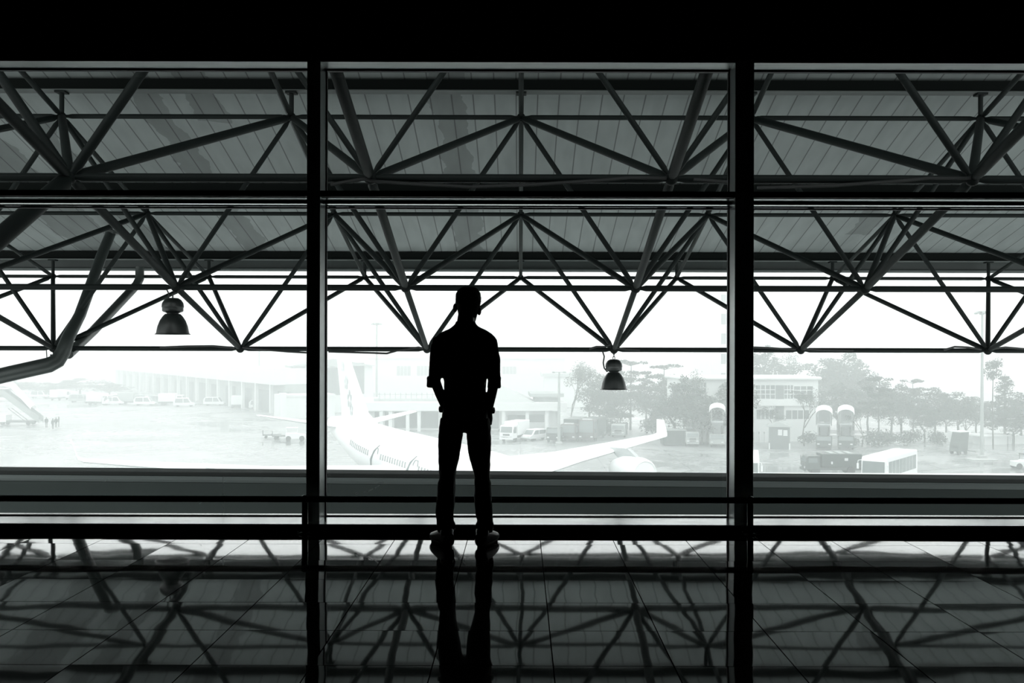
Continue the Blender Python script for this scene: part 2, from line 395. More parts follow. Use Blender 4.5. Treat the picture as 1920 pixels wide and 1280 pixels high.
# outside parapet, slightly out of square with the wall
par = empty('parapet', (0,0,0), 0, 'dark grey parapet with a stepped top running outside under the windows', 'parapet')
def parbox(y0, y1, z0, z1):
    k = -.046
    m = MB(); vs = []
    for z in (z0, z1):
        for (x, y) in ((-14,y0),(14,y0),(14,y1),(-14,y1)): vs.append((x, y+k*x, z))
    m.add(vs, [(3,2,1,0),(4,5,6,7),(0,1,5,4),(1,2,6,5),(2,3,7,6),(3,0,4,7)]); return m
parbox(11.82,12.18,-1.6,-.196).build('coping', 'parapet', par)
parbox(11.79,11.82,-.238,-.199).build('groove_shade', 'parapet_dark', par)  # raised strip; its dark colour stands in for a groove's shade
parbox(11.75,11.82,-.250,-.242).build('lip', 'parapet_lip', par)
parbox(11.76,11.82,-.315,-.252).build('ledge_strip', 'parapet_lip', par)
parbox(11.74,11.82,-1.6,-.318).build('wall', 'parapet', par)
MB().box((-14,7.6,-1.3),(14,11.1,-1.0)).build('roof_slab', 'parapet_dark', par)
lr = MB(); lr.box((-14,20.2,-1.9),(14,23,-1.575)); lr.build('lower_roof', 'membrane', label='white flat roof edge just visible beyond the dark parapet', cat='roof')
# low guard rail
rail = empty('guard_rail', (0,6.985,0), 0, 'low black tubular guard rail along the curb, behind the man\'s shins', 'guard rail')
zr = EYE-(936.5-HY)*6.985/FPX
MB().path([(-HX+.05,0,zr),(HX-.05,0,zr)], .0235, 16).build('handrail', 'rail', rail, smooth=True)
for px in (572.5, 1407.5, -265, 2240):
    x = (px-CX)*6.985/FPX
    po = MB().path([(x,0,0.004),(x,0,zr)], .0225, 16); po.build('post', 'rail', rail, smooth=True)
    MB().lathe([(0,.0),(.056,.0),(.056,.004),(.045,.012),(.028,.018),(.024,.03),(.0,.03)], (x,0,0), n=24).build('flange', 'rail', rail, smooth=True)
    MB().ball((x,0,zr), .032, 16, 10).build('joint', 'rail', rail, smooth=True)
    MB().ball((x-.052,-.0,.016), .012, 10, 6).build('bolt', 'rail', rail, smooth=True); MB().ball((x+.046,-.01,.014), .010, 10, 6).build('bolt', 'rail', rail, smooth=True)

# ================================================================== THE MAN
def ell(cx, cy, z, a, b, n=20, p=2.4):
    r = []
    for j in range(n):
        t = 2*PI*j/n; c, s = math.cos(t), math.sin(t)
        r.append(Vector((cx+a*math.copysign(abs(c)**(2/p), c), cy+b*math.copysign(abs(s)**(2/p), s), z)))
    return r
S_ = 6.62/FPX
def mx(px): return (px-876)*S_
def mz(py): return (1021-py)*S_
def man():
    X0 = (876-CX)*6.62/FPX
    root = empty('person', (X0, 6.62, 0), 0, 'standing person seen from behind, hands in pockets, rolled sleeves, looking out of the window', 'person')
    def remesh(o, vox, sm=3, fac=.6):
        r = o.modifiers.new('remesh', 'REMESH'); r.mode = 'VOXEL'; r.voxel_size = vox; r.use_smooth_shade = True
        s = o.modifiers.new('smooth', 'SMOOTH'); s.iterations = sm; s.factor = fac
    def folds(o, strength, scale, seed=0):
        t = bpy.data.textures.new('cloth_folds', 'CLOUDS'); t.noise_scale = scale; t.noise_depth = 2
        d = o.modifiers.new('folds', 'DISPLACE'); d.texture = t; d.strength = strength; d.mid_level = .5; d.texture_coords = 'LOCAL'
    # --- body: head, neck, trunk, arms and legs as one surface
    b = MB()
    hc = (mx(876.5), .015, mz(575))
    # skull
    hr = [(540.5,12,.05,.0),(544,16,.075,.0),(552,20.4,.094,.0),(563,22.5,.100,.002),(574,21.3,.098,.004),(584,19.3,.092,.010),(592,17.5,.086,.018),(599,15.5,.076,.030),(606,13.0,.060,.045),(610,8,.04,.055)]
    b.rings([ell(mx(876.5), .02+o_, mz(y), r*S_, d, 20, 2.15) for y, r, d, o_ in hr])
    # neck
    b.rings([ell(mx(cx_), yo, mz(y), r*S_, d, 18, 2.1) for y, cx_, r, d, yo in ((582,875,14.8,.058,-.005),(596,873,15.2,.058,-.015),(606,873,16.4,.060,-.020),(618,873,22,.066,-.022),(640,873,30,.08,-.02))])
    # trunk (under the clothes)
    b.rings([ell(mx(873), -.01, mz(y), r*S_, d, 20, 2.5) for y, r, d in ((622,30,.07),(650,40,.09),(700,39,.10),(750,37,.095),(790,42,.10),(806,40,.09))])
    for s, sh, el, wr in ((-1,(824,640),(816,712),(835,767)), (1,(921,642),(927,714),(917,768))):
        ps = [(mx(sh[0]),-.01,mz(sh[1])), (mx((sh[0]+el[0])/2),-.03,mz((sh[1]+el[1])/2)), (mx(el[0]),-.045,mz(el[1])),
              (mx(el[0]*.5+wr[0]*.5), -.015, mz(el[1]*.5+wr[1]*.5)), (mx(wr[0]), .02, mz(wr[1])), (mx(wr[0]-s*1), .035, mz(wr[1]+7))]
        b.path(ps, [.046,.042,.038,.033,.0265,.026], 14)
        # hand slipped into the pocket: palm, four fingers, thumb
        w0 = Vector(ps[-1]); d = Vector((-s*.12, .25, -1)).normalized()
        b.path([w0, w0+d*.035, w0+d*.085], [.026,.034,.033], 12)
        for k in range(4):
            off = Vector((s*.0, (k-1.5)*.019, 0)); L = (.062,.075,.080,.068)[k]
            f0 = w0+d*.08+off; b.path([f0, f0+d*L*.5+Vector((-s*.006,0,0)), f0+d*L+Vector((-s*.02,0,0))], [.0095,.009,.0075], 8)
        f0 = w0+d*.03+Vector((0,.03,0)); b.path([f0, f0+Vector((-s*.004,.028,-.025)), f0+Vector((-s*.008,.036,-.052))], [.012,.0105,.009], 8)
    for s, hip, kn, an in ((-1,851,839,836), (1,898,906,908)):
        b.path([(mx(hip),-.005,mz(810)), (mx((hip+kn)/2),0,mz(850)), (mx(kn),.01,mz(900)), (mx((kn+an)/2),-.015,mz(940)), (mx(an),-.01,mz(992)), (mx(an),0,mz(1008))], [.068,.062,.048,.05,.036,.038], 16)
    # nose, chin, brow, ears
    b.path([(mx(876.5),.115,mz(571)), (mx(876.5),.135,mz(580)), (mx(876.5),.142,mz(586)), (mx(876.5),.12,mz(589))], [.010,.014,.017,.012], 10)
    b.ball((mx(876.5), .095, mz(604)), .028, 12, 8, (1.1,.9,.8))
    b.path([(mx(866),.103,mz(567)), (mx(876.5),.116,mz(567.5)), (mx(887),.103,mz(567))], .010, 8)
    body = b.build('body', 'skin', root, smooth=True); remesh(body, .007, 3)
    # ears (kept crisp)
    for s, ex, ey in ((-1, 853.0, 577.5), (1, 898.0, 583.0)):
        e = MB(); ring = []
        for i in range(14):
            t = 2*PI*i/14
            ring.append(Vector((mx(ex)+s*(math.cos(t)*.010), .012+math.sin(t)*.006, mz(ey)-0+math.sin(t)*.034+.0)))
        e.ball((mx(ex), .012, mz(ey)), .031, 12, 10, (.50,.55,.98))
        e.ball((mx(ex)-s*.006, .012, mz(ey-4)), .022, 12, 8, (.55,.6,.9))
        e.build('ear', 'skin', root, smooth=True)
    # --- hair: cap with a short ragged top
    h = MB(); rings = []
    prof = [(538.5,8),(540.5,13),(544.5,19.2),(551,23.0),(559,23.8),(567,23.4),(574,21.9),(582,19.6),(590,17.2),(596,15.2)]
    for y, r in prof:
        ring = []
        for j in range(48):
            t = 2*PI*j/48; c, s = math.cos(t), math.sin(t)
            rr = r*S_; dd = rr*1.10
            nz = noise.noise(Vector((c*5, s*5, y*.13)))
            jit = 1+nz*.03 + (random.uniform(-.012,.02) if y < 575 else 0)
            front = max(0, s)            # +y is the face
            zz = mz(y)
            if y > 562: zz = mz(y)*(1-front) + mz(562)*front; dd *= 1.0
            yy = .015+s*dd*jit
            ring.append(Vector((mx(877.6)+c*rr*jit, yy, zz + (random.uniform(-.004,.006) if y < 552 else 0))))
        rings.append(ring)
    h.rings(rings)
    for k in range(600):     # short tufts
        t = random.uniform(0, 2*PI); u = random.random()**.7
        y = 540+u*30; r = 8+15.2*min(1, (u*1.6))**.55
        c, s = math.cos(t), math.sin(t)
        base = Vector((mx(877.6)+c*r*S_*.97, .015+s*r*S_*1.07, mz(y)))
        d = Vector((c*.8, s*.8, .9-u*.6)).normalized()+Vector((random.uniform(-.3,.3),random.uniform(-.3,.3),random.uniform(-.2,.3)))
        d.normalize(); L = random.uniform(.008,.015)
        side = d.cross(Vector((0,0,1))).normalized()*.004
        h.add([base-side, base+side, base+d*L, base-d*.004+d.cross(side)*.8], [(0,1,2),(1,3,2),(3,0,2)])
    h.build('hair', 'hair', root, smooth=False)
    for ex in (868, 885):
        MB().ball((mx(ex), .104, mz(573)), .011, 12, 8).build('eye', 'eye', root, smooth=True)
    MB().path([(mx(870),.110,mz(594)), (mx(876.5),.120,mz(593.6)), (mx(883),.110,mz(594))], [.003,.006,.003], 8).build('mouth', 'lips', root, smooth=True)
    # --- shirt: trunk and rolled sleeves
    s_ = MB()
    tr = [(607,853.5,892.5,.056,-.02),(613,849,898,.062,-.022),(619,838,911,.070,-.02),(625,825,922,.078,-.02),(633,818,929,.088,-.018),(650,817,929,.105,-.012),(675,822,924,.118,-.005),(700,831,913.5,.122,0),
          (715,832.3,911.6,.120,.002),(728,833.2,911,.118,.002),(742,833.5,911,.118,.002),(760,831.5,913.5,.118,0),(778,829.5,915.5,.122,-.004),(792,827.5,917.5,.125,-.006)]
    s_.rings([ell(mx((a+c)/2), yo, mz(y), (c-a)/2*S_, d, 28, 2.5) for y, a, c, d, yo in tr])
    for sgn, pts in ((-1, [(825,637,25),(820.8,650,26),(818.4,668,24.6),(817.6,690,24.6),(817.0,704,24),(816.6,710,23.6)]),
                     (1,  [(919,639,25),(922,652,25),(925.2,670,25),(926.4,690,25),(926.4,704,25),(926.8,710,24)])):
        s_.path([(mx(a), -.012-.03*i/5, mz(y)) for i, (a, y, w_) in enumerate(pts)], [w_/2*S_ for a, y, w_ in pts], 16)
    # collar
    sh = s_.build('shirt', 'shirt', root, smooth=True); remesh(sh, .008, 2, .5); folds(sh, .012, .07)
    cl = MB(); rr = []
    for (y, rx, ry) in ((611,21,.070),(604,18.2,.066),(603,17.2,.062),(611,19.6,.062)):
        rr.append(ell(mx(873), -.012, mz(y), rx*S_, ry, 24, 2.1))
    cl.rings(rr, cap=False); cl.build('collar', 'shirt', root, smooth=True)
    for sgn, cx_, y0, y1, wd in ((-1, 814.4, 706, 727, 26), (1, 927.4, 705, 728, 25)):
        c = MB()
        c.path([(mx(cx_), -.04, mz(y0)), (mx(cx_-.2*sgn), -.042, mz(y0+3)), (mx(cx_), -.044, mz((y0+y1)/2-2)), (mx(cx_-.2*sgn), -.044, mz(y1-3)), (mx(cx_), -.045, mz(y1))],
               [wd/2*S_*f for f in (.93,1.03,.97,1.03,.9)], 18)
        c.build('rolled_cuff', 'shirt', root, smooth=True)
    # --- trousers
    t_ = MB()
    t_.rings([ell(mx((a+c)/2), -.006, mz(y), (c-a)/2*S_, d, 26, 2.6) for y, a, c, d in ((784,827,918,.118),(795,825.5,919.5,.124),(802,823.5,921.5,.128),(807,823.5,921.5,.115),(810,826,918,.09))])
    LL = [(804,824,868.5),(818,822.3,867.5),(830,822.0,866.5),(845,822,863.8),(860,822.3,861.0),(880,823.8,856.8),(897,825,854),(906,820.8,855),(915,820.2,854.8),(930,819.8,854),(942,818.5,853.3),(955,817.3,852.3),(966,817.5,851.5),(976,819.5,851.5),(983,820,855),(990,820,855.2),(997,822,852)]
    RR = [(804,875.5,920.5),(818,875,921.2),(830,876,921.2),(845,878.2,920.6),(860,881,920),(880,887,919),(897,891,918.6),(906,890,921.5),(915,890,922.3),(930,889.5,922.3),(942,890.6,922.8),(955,892,924.4),(966,893.4,925),(976,896,925),(983,893,927),(990,893,927.2),(997,896,925)]
    dep = [.098,.10,.098,.094,.09,.08,.072,.074,.07,.07,.068,.066,.064,.064,.07,.071,.066]
    yof = [0,0,0,0,.002,.006,.012,.008,.0,-.006,-.01,-.012,-.01,-.008,-.008,-.006,-.002]
    for T in (LL, RR):
        t_.rings([ell(mx((a+c)/2), yof[i], mz(y), (c-a)/2*S_, dep[i], 20, 2.3) for i, (y, a, c) in enumerate(T)])
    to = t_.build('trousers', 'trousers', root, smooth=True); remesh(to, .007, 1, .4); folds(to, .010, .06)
    # --- watch on each wrist position
    for sgn, x, y, nm in ((-1, 829.5, 768, 'wrist_strap'), (1, 921, 770, 'wristwatch')):
        MB().path([(mx(x-.3*sgn), .022, mz(y-4)), (mx(x), .026, mz(y)), (mx(x-.5*sgn),.03, mz(y+4))], [.026,.028,.026], 16).build(nm, 'sole', root, smooth=True)
    # --- shoes, toes turned out
    for sgn, ax, ang in ((-1, 835.5, math.radians(27)), (1, 909.5, math.radians(-20))):
        sh = empty('shoe', (mx(ax), -.03, 0), ang); sh.parent = root
        up = MB(); rr = []
        prof = [(-.088,.030,.058,.010),(-.080,.038,.095,.008),(-.05,.041,.108,.008),(-.01,.043,.115,.008),(.03,.046,.108,.008),(.08,.051,.092,.008),(.13,.053,.078,.008),(.165,.046,.068,.008),(.19,.026,.052,.010)]
        for y, a, hh, lo in prof:
            rr.append([Vector((a*math.copysign(abs(math.cos(q))**.8, math.cos(q)), y, lo+(hh-lo)*(.5+.5*math.copysign(abs(math.sin(q))**.8, math.sin(q))))) for q in [2*PI*j/20 for j in range(20)]])
        up.rings(rr); up.build('upper', 'shoe', sh, smooth=True)
        so = MB(); rr = []
        for z, g in ((0,.0),(.004,.003),(.018,.004),(.024,.001)):
            ring = []
            for j in range(32):
                t = 2*PI*j/32; yy = .05-math.cos(t)*(.142+g); 
                wdt = .041+.010*max(0,(yy-.02))/.1 if yy < .12 else .051
                ring.append(Vector((math.sin(t)*(wdt+g), yy, z)))
            rr.append(ring)
        so.rings(rr); so.build('sole', 'sole', sh, smooth=True)
        cq = MB(); cq.path([(0,-.04,.075),(0,-.035,.105),(0,-.033,.112)], [.043,.046,.041], 18); cq.build('ankle_collar', 'shoe', sh, smooth=True)
    return root
man()

# ================================================================== CANOPY OUTSIDE
LM = 3.1
ROW = [10.0, 13.1, 16.1, 19.3]
ZU = [EYE+4.02, EYE+3.13, EYE+2.24, EYE+1.43]
ZL = [EYE+1.76, EYE+.828, EYE+0.0]
def U(j, k): return Vector((k*LM, ROW[j], ZU[j]))
def Lo(j, k): return Vector(((k+.5)*LM, ROW[j], ZL[j]))
sf = empty('space_frame', (0, ROW[0], 0), 0, 'dark tubular space frame hanging under the sloping canopy outside the windows', 'space frame')
OFF = Vector((0, ROW[0], 0))
NODES = {}
def member(nm, a, b, r, ra=.06, rb=.06, label=None):
    if r < .05: r += .005
    a = a-OFF; b = b-OFF; d = (b-a); L = d.length; d.normalize()
    a2 = a+d*ra; b2 = b-d*rb; q = min(.08, L*.06)
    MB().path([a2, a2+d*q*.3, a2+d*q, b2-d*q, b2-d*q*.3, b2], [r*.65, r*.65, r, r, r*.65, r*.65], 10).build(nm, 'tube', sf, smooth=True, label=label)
def vis(p, mgn=120):
    if p.y < 1: return False
    x = CX+p.x*FPX/p.y; y = HY-(p.z-EYE)*FPX/p.y
    return -mgn < x < 1920+mgn and 20 < y < 720
def seg_vis(a, b):
    return any(vis(a.lerp(b, t/8)) for t in range(9))
for j in (1,2,3):
    for k in range(-5,5):
        a, b = U(j,k), U(j,k+1)
        if seg_vis(a,b): member('top_chord', a, b, .028)
for j in (0,1,2):
    for k in range(-5,5):
        a, b = U(j,k), U(j+1,k)
        if seg_vis(a,b): member('top_chord', a, b, .030)
for j in (0,1,2):
    for k in range(-6,5):
        a, b = Lo(j,k), Lo(j,k+1)
        if seg_vis(a,b): member('bottom_chord', a, b, (.040,.036,.034)[j])
# nearest bottom chords run on to the wall of the hall
for k in range(-4,3):
    a = Lo(0,k); b = Vector((a.x, 7.50, a.z+(10-7.50)*.30))
    if seg_vis(a,b): member('bottom_chord', b, a, .055, 0, .05, 'thick bottom chord running up to the wall')
for j in (0,1):
    for k in range(-6,6):
        a, b = Lo(j,k), Lo(j+1,k)
        if seg_vis(a,b): member('bottom_chord', a, b, (.050,.036)[j])
for j in (0,1,2):
    for k in range(-6,6):
        for dj in (0,1):
            for dk in (0,1):
                a, b = Lo(j,k), U(j+dj,k+dk)
                if not seg_vis(a,b): continue
                r = {(0,0):.027,(0,1):.040,(1,0):.030,(1,1):.037,(2,0):.032,(2,1):.037}[(j,dj)]
                if j == 0 and k in (-2,1): r = {(-2,0):.052,(-2,1):.054,(1,0):.036,(1,1):.048}[(k,dj)]
                member('diagonal_strut', a, b, r)
for j in range(3):
    for k in range(-6,6):
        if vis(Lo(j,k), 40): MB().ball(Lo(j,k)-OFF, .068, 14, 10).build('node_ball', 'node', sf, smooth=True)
for j in range(1,4):
    for k in range(-6,7):
        if vis(U(j,k), 40):
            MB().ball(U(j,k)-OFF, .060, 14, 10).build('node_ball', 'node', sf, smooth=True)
# heavy raking strut from the first node row down to the left
member('raking_strut', Lo(0,-2), P(-70,506,8.6), .092, .05, 0, 'thick raking strut at the left')
# roof: deck, purlins, eave
rf = empty('canopy_roof', (0, 7.7, 0), 0, 'grey ribbed sheet canopy roof with dark cross beams above the space frame', 'canopy roof')
RO = Vector((0,7.7,0))
def zr_(y, off=.50):
    ys = [6.9]+ROW; zs = [ZU[0]+.28*3.1]+ZU
    for i in range(4):
        if y <= ys[i+1] or i == 3: 
            t = (y-ys[i])/(ys[i+1]-ys[i]); return zs[i]*(1-t)+zs[i+1]*t+off
d = MB(); XR = 15.5
ysl = [7.45, 10.0, 13.1, 16.1, 19.3, 19.75]; vs = []
for y in ysl:
    for x in (-XR, XR): vs.append(Vector((x, y, zr_(y)))-RO); 
for y in ysl:
    for x in (-XR, XR): vs.append(Vector((x, y, zr_(y)+.08))-RO)
fs = []; n = len(ysl)
for i in range(n-1):
    fs += [(2*i,2*i+1,2*i+3,2*i+2), (2*n+2*i,2*n+2*i+2,2*n+2*i+3,2*n+2*i+1)]
    fs += [(2*i,2*i+2,2*n+2*i+2,2*n+2*i), (2*i+1,2*n+2*i+1,2*n+2*i+3,2*i+3)]
fs += [(0,2*n,2*n+1,1), (2*n-2,2*n-1,4*n-1,4*n-2)]
d.add(vs, fs); d.build('deck', 'deck', rf)
for j in range(4):
    z = ZU[j]+.34
    MB().box((-XR, ROW[j]-.07-7.7, z), (XR, ROW[j]+.07-7.7, z+.15)).build('purlin', 'purlin', rf)
    MB().box((-XR, ROW[j]-.10-7.7, z-.006), (XR, ROW[j]+.10-7.7, z+.006)).build('purlin_flange', 'fascia', rf)
    for k in range(-4,5):
        if j == 0: continue
        p = U(j,k)
        if vis(p, 60):
            MB().path([p-RO+Vector((0,0,.04)), p-RO+Vector((0,0,.345))], .032, 10).box(Vector((p.x-.07,p.y-7.77,z-.03)), Vector((p.x+.07,p.y-7.63,z-.004))).build('stub_post', 'tube', rf)
# eave beam and gutter
ye = 19.75
e0 = EYE+(HY-509)*ye/FPX
MB().box((-XR, ye-.02-7.7, e0), (XR, ye+.10-7.7, zr_(ye)+.12)).build('fascia', 'fascia', rf)
MB().path([Vector((-XR, ye-.06-7.7, e0+.03)), Vector((XR, ye-.06-7.7, e0+.03))], .03, 10).build('gutter', 'fascia', rf)
# rain downpipes on the left
dp = empty('downpipe', (0,0,0), 0, 'fat bent rain pipe crossing the lower left corner of the left window', 'pipe')
q = [P(-260,768,15.4), P(20,700,15.5), P(92,684,15.55), P(108,676,15.6), P(118,660,15.65), P(128,632,15.7), P(150,590,16.1), P(190,480,17.2), P(208,436,17.8)]
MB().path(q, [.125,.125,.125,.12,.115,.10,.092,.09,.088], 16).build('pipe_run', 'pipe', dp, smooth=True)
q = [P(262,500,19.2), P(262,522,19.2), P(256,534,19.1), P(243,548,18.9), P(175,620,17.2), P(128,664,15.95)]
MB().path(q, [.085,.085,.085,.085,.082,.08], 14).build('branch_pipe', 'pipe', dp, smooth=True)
MB().lathe([(0,0),(.14,0),(.14,.06),(0,.06)], P(212,436,17.8)-Vector((0,0,.03)), n=16).build('pipe_collar', 'pipe', dp)
MB().path([P(100,658,16.0), P(100,676,15.6)], .012, 6).box(P(96,668,15.62)-Vector((.01,.02,.01)), P(108,664,15.62)+Vector((0,.02,.0))).path([P(87,655,16.0),P(89,690,15.5)],.008,6).build('hanger', 'cable', dp)

# pendant bell lamps
def lamp(x, ytop, ybot, wpx, D, label, tilt=0):
    c = P(x, ytop, D); H = (ybot-ytop)*D/FPX; R = wpx/2*D/FPX
    root = empty('pendant_lamp', c, 0, label, 'pendant lamp', 'bell lamps hanging from the space frame')
    def zf(t): return -t*H
    MB().lathe([(0,zf(0)),(R*.30,zf(.01)),(R*.48,zf(.06)),(R*.60,zf(.15)),(R*.63,zf(.25)),(R*.60,zf(.27)),(R*.60,zf(.36)),(R*.52,zf(.39)),(0,zf(.39))], n=28).build('cap', 'lamp', root, smooth=True)
    MB().lathe([(0,zf(.385)),(R*.50,zf(.385)),(R*.34,zf(.42)),(R*.33,zf(.45)),(0,zf(.455))], n=28).build('collar', 'lamp', root, smooth=True)
    MB().lathe([(R*.1,zf(.44)),(R*.42,zf(.44)),(R*.55,zf(.50)),(R*.72,zf(.62)),(R*.85,zf(.78)),(R*.93,zf(.97)),(R*1.0,zf(.985)),(R*1.0,zf(1.0)),(R*.90,zf(1.0)),(R*.82,zf(.78)),(R*.68,zf(.62)),(R*.50,zf(.50)),(R*.1,zf(.46))], n=32).build('shade', 'lamp', root, smooth=True)
    MB().ball((0,0,zf(.66)), R*.22, 12, 10, (1,1,1.5)).build('bulb', 'light', root, smooth=True)
    return root, c, H, R
r1, c1, H1, R1 = lamp(1151, 673, 730, 51, 16.1, 'grey bell-shaped pendant lamp on a chain, right of the man')
top = Lo(2,0); ch = MB()
z = top.z-c1.z-.03; i = 0
while z > 0.015:
    a = 0 if i % 2 == 0 else PI/2
    ring = [Vector((math.cos(t)*.018*math.cos(a), math.cos(t)*.018*math.sin(a), z-.022+math.sin(t)*.028)) for t in [2*PI*k/10 for k in range(11)]]
    ch.path(ring, .006, 5, cap=False); z -= .042; i += 1
ch.build('chain', 'cable', r1)
MB().path([p-c1 for p in (P(1130,659,16.1), P(1133,668,16.1), P(1131,680,16.1), P(1133,690,16.1), P(1139,697,16.1))], .012, 8).build('supply_cable', 'cable', r1, smooth=True)
r2, c2, H2, R2 = lamp(324, 558, 627, 64, 13.1, 'darker bell-shaped pendant lamp under a truss node in the left window')
MB().path([Vector((0,0,.0)), Vector((0,0,.05)), Lo(1,-2)-c2-Vector((-.03,0,.05))], .010, 6).build('hook', 'cable', r2)
MB().path([p-c2 for p in (P(306,541,13.1), P(313,543,13.1), P(317,552,13.1), P(316,560,13.1))], .010, 8).build('supply_cable', 'cable', r2, smooth=True)
# conduits along the chords
cab = [([(616,659),(700,661.5),(725,662.5),(745,657),(785,651),(793,653)], 16.0), ([(300,651),(350,649),(400,648.5),(440,652)], 16.0), ([(455,651),(480,654),(540,659),(575,661)],16.0),
       ([(1105,654),(1118,650),(1135,650),(1146,645)], 16.0), ([(1155,652),(1175,655),(1200,656)],16.0), ([(1412,651),(1440,652),(1470,654),(1492,655)],16.0),
       ([(1505,654),(1540,656),(1600,657)],16.0), ([(1770,656),(1790,650),(1815,651),(1840,655)],16.0), ([(1860,654),(1885,651),(1920,654)],16.0),
       ([(620,346),(680,335),(705,340),(800,346),(880,350)],10.0), ([(880,350),(1000,346),(1120,338),(1180,333),(1250,334)],10.0), ([(1300,336),(1365,341)],10.0), ([(1420,352),(1560,348),(1700,338),(1740,334),(1820,334)],10.0)]
for i, (pts, D) in enumerate(cab):
    o = MB().path([P(x,y,D-.05) for x,y in pts], .016 if D > 12 else .018, 6).build('conduit', 'cable', smooth=True)
    where = ['looping under the low chord left of the man', 'lying on the low chord in the left window', 'running right from the low node in the left window', 'curling up to the node above the right-hand bell lamp',
             'short piece right of the node above the bell lamp', 'on the low chord beside the right mullion', 'sagging right from the first low node of the right window', 'bent piece left of the last low node', 'last piece at the right edge of the low chord',
             'arching from the upper node right of the left mullion', 'arching up to the upper node left of the right mullion', 'short piece just left of the right mullion, upper pane', 'arching to the upper node in the right window']
    tag(o, 'thin dark cable conduit '+where[i], 'cable', 'conduits tied along the truss')
#@@BACKGROUND@@
# ================================================================== THE APRON AND WHAT STANDS ON IT
MB().box((-700,13.5,GROUND-.5),(700,1500,GROUND)).build('ground', 'apron', label='wet pale concrete apron far below the windows', cat='ground', kind='structure')

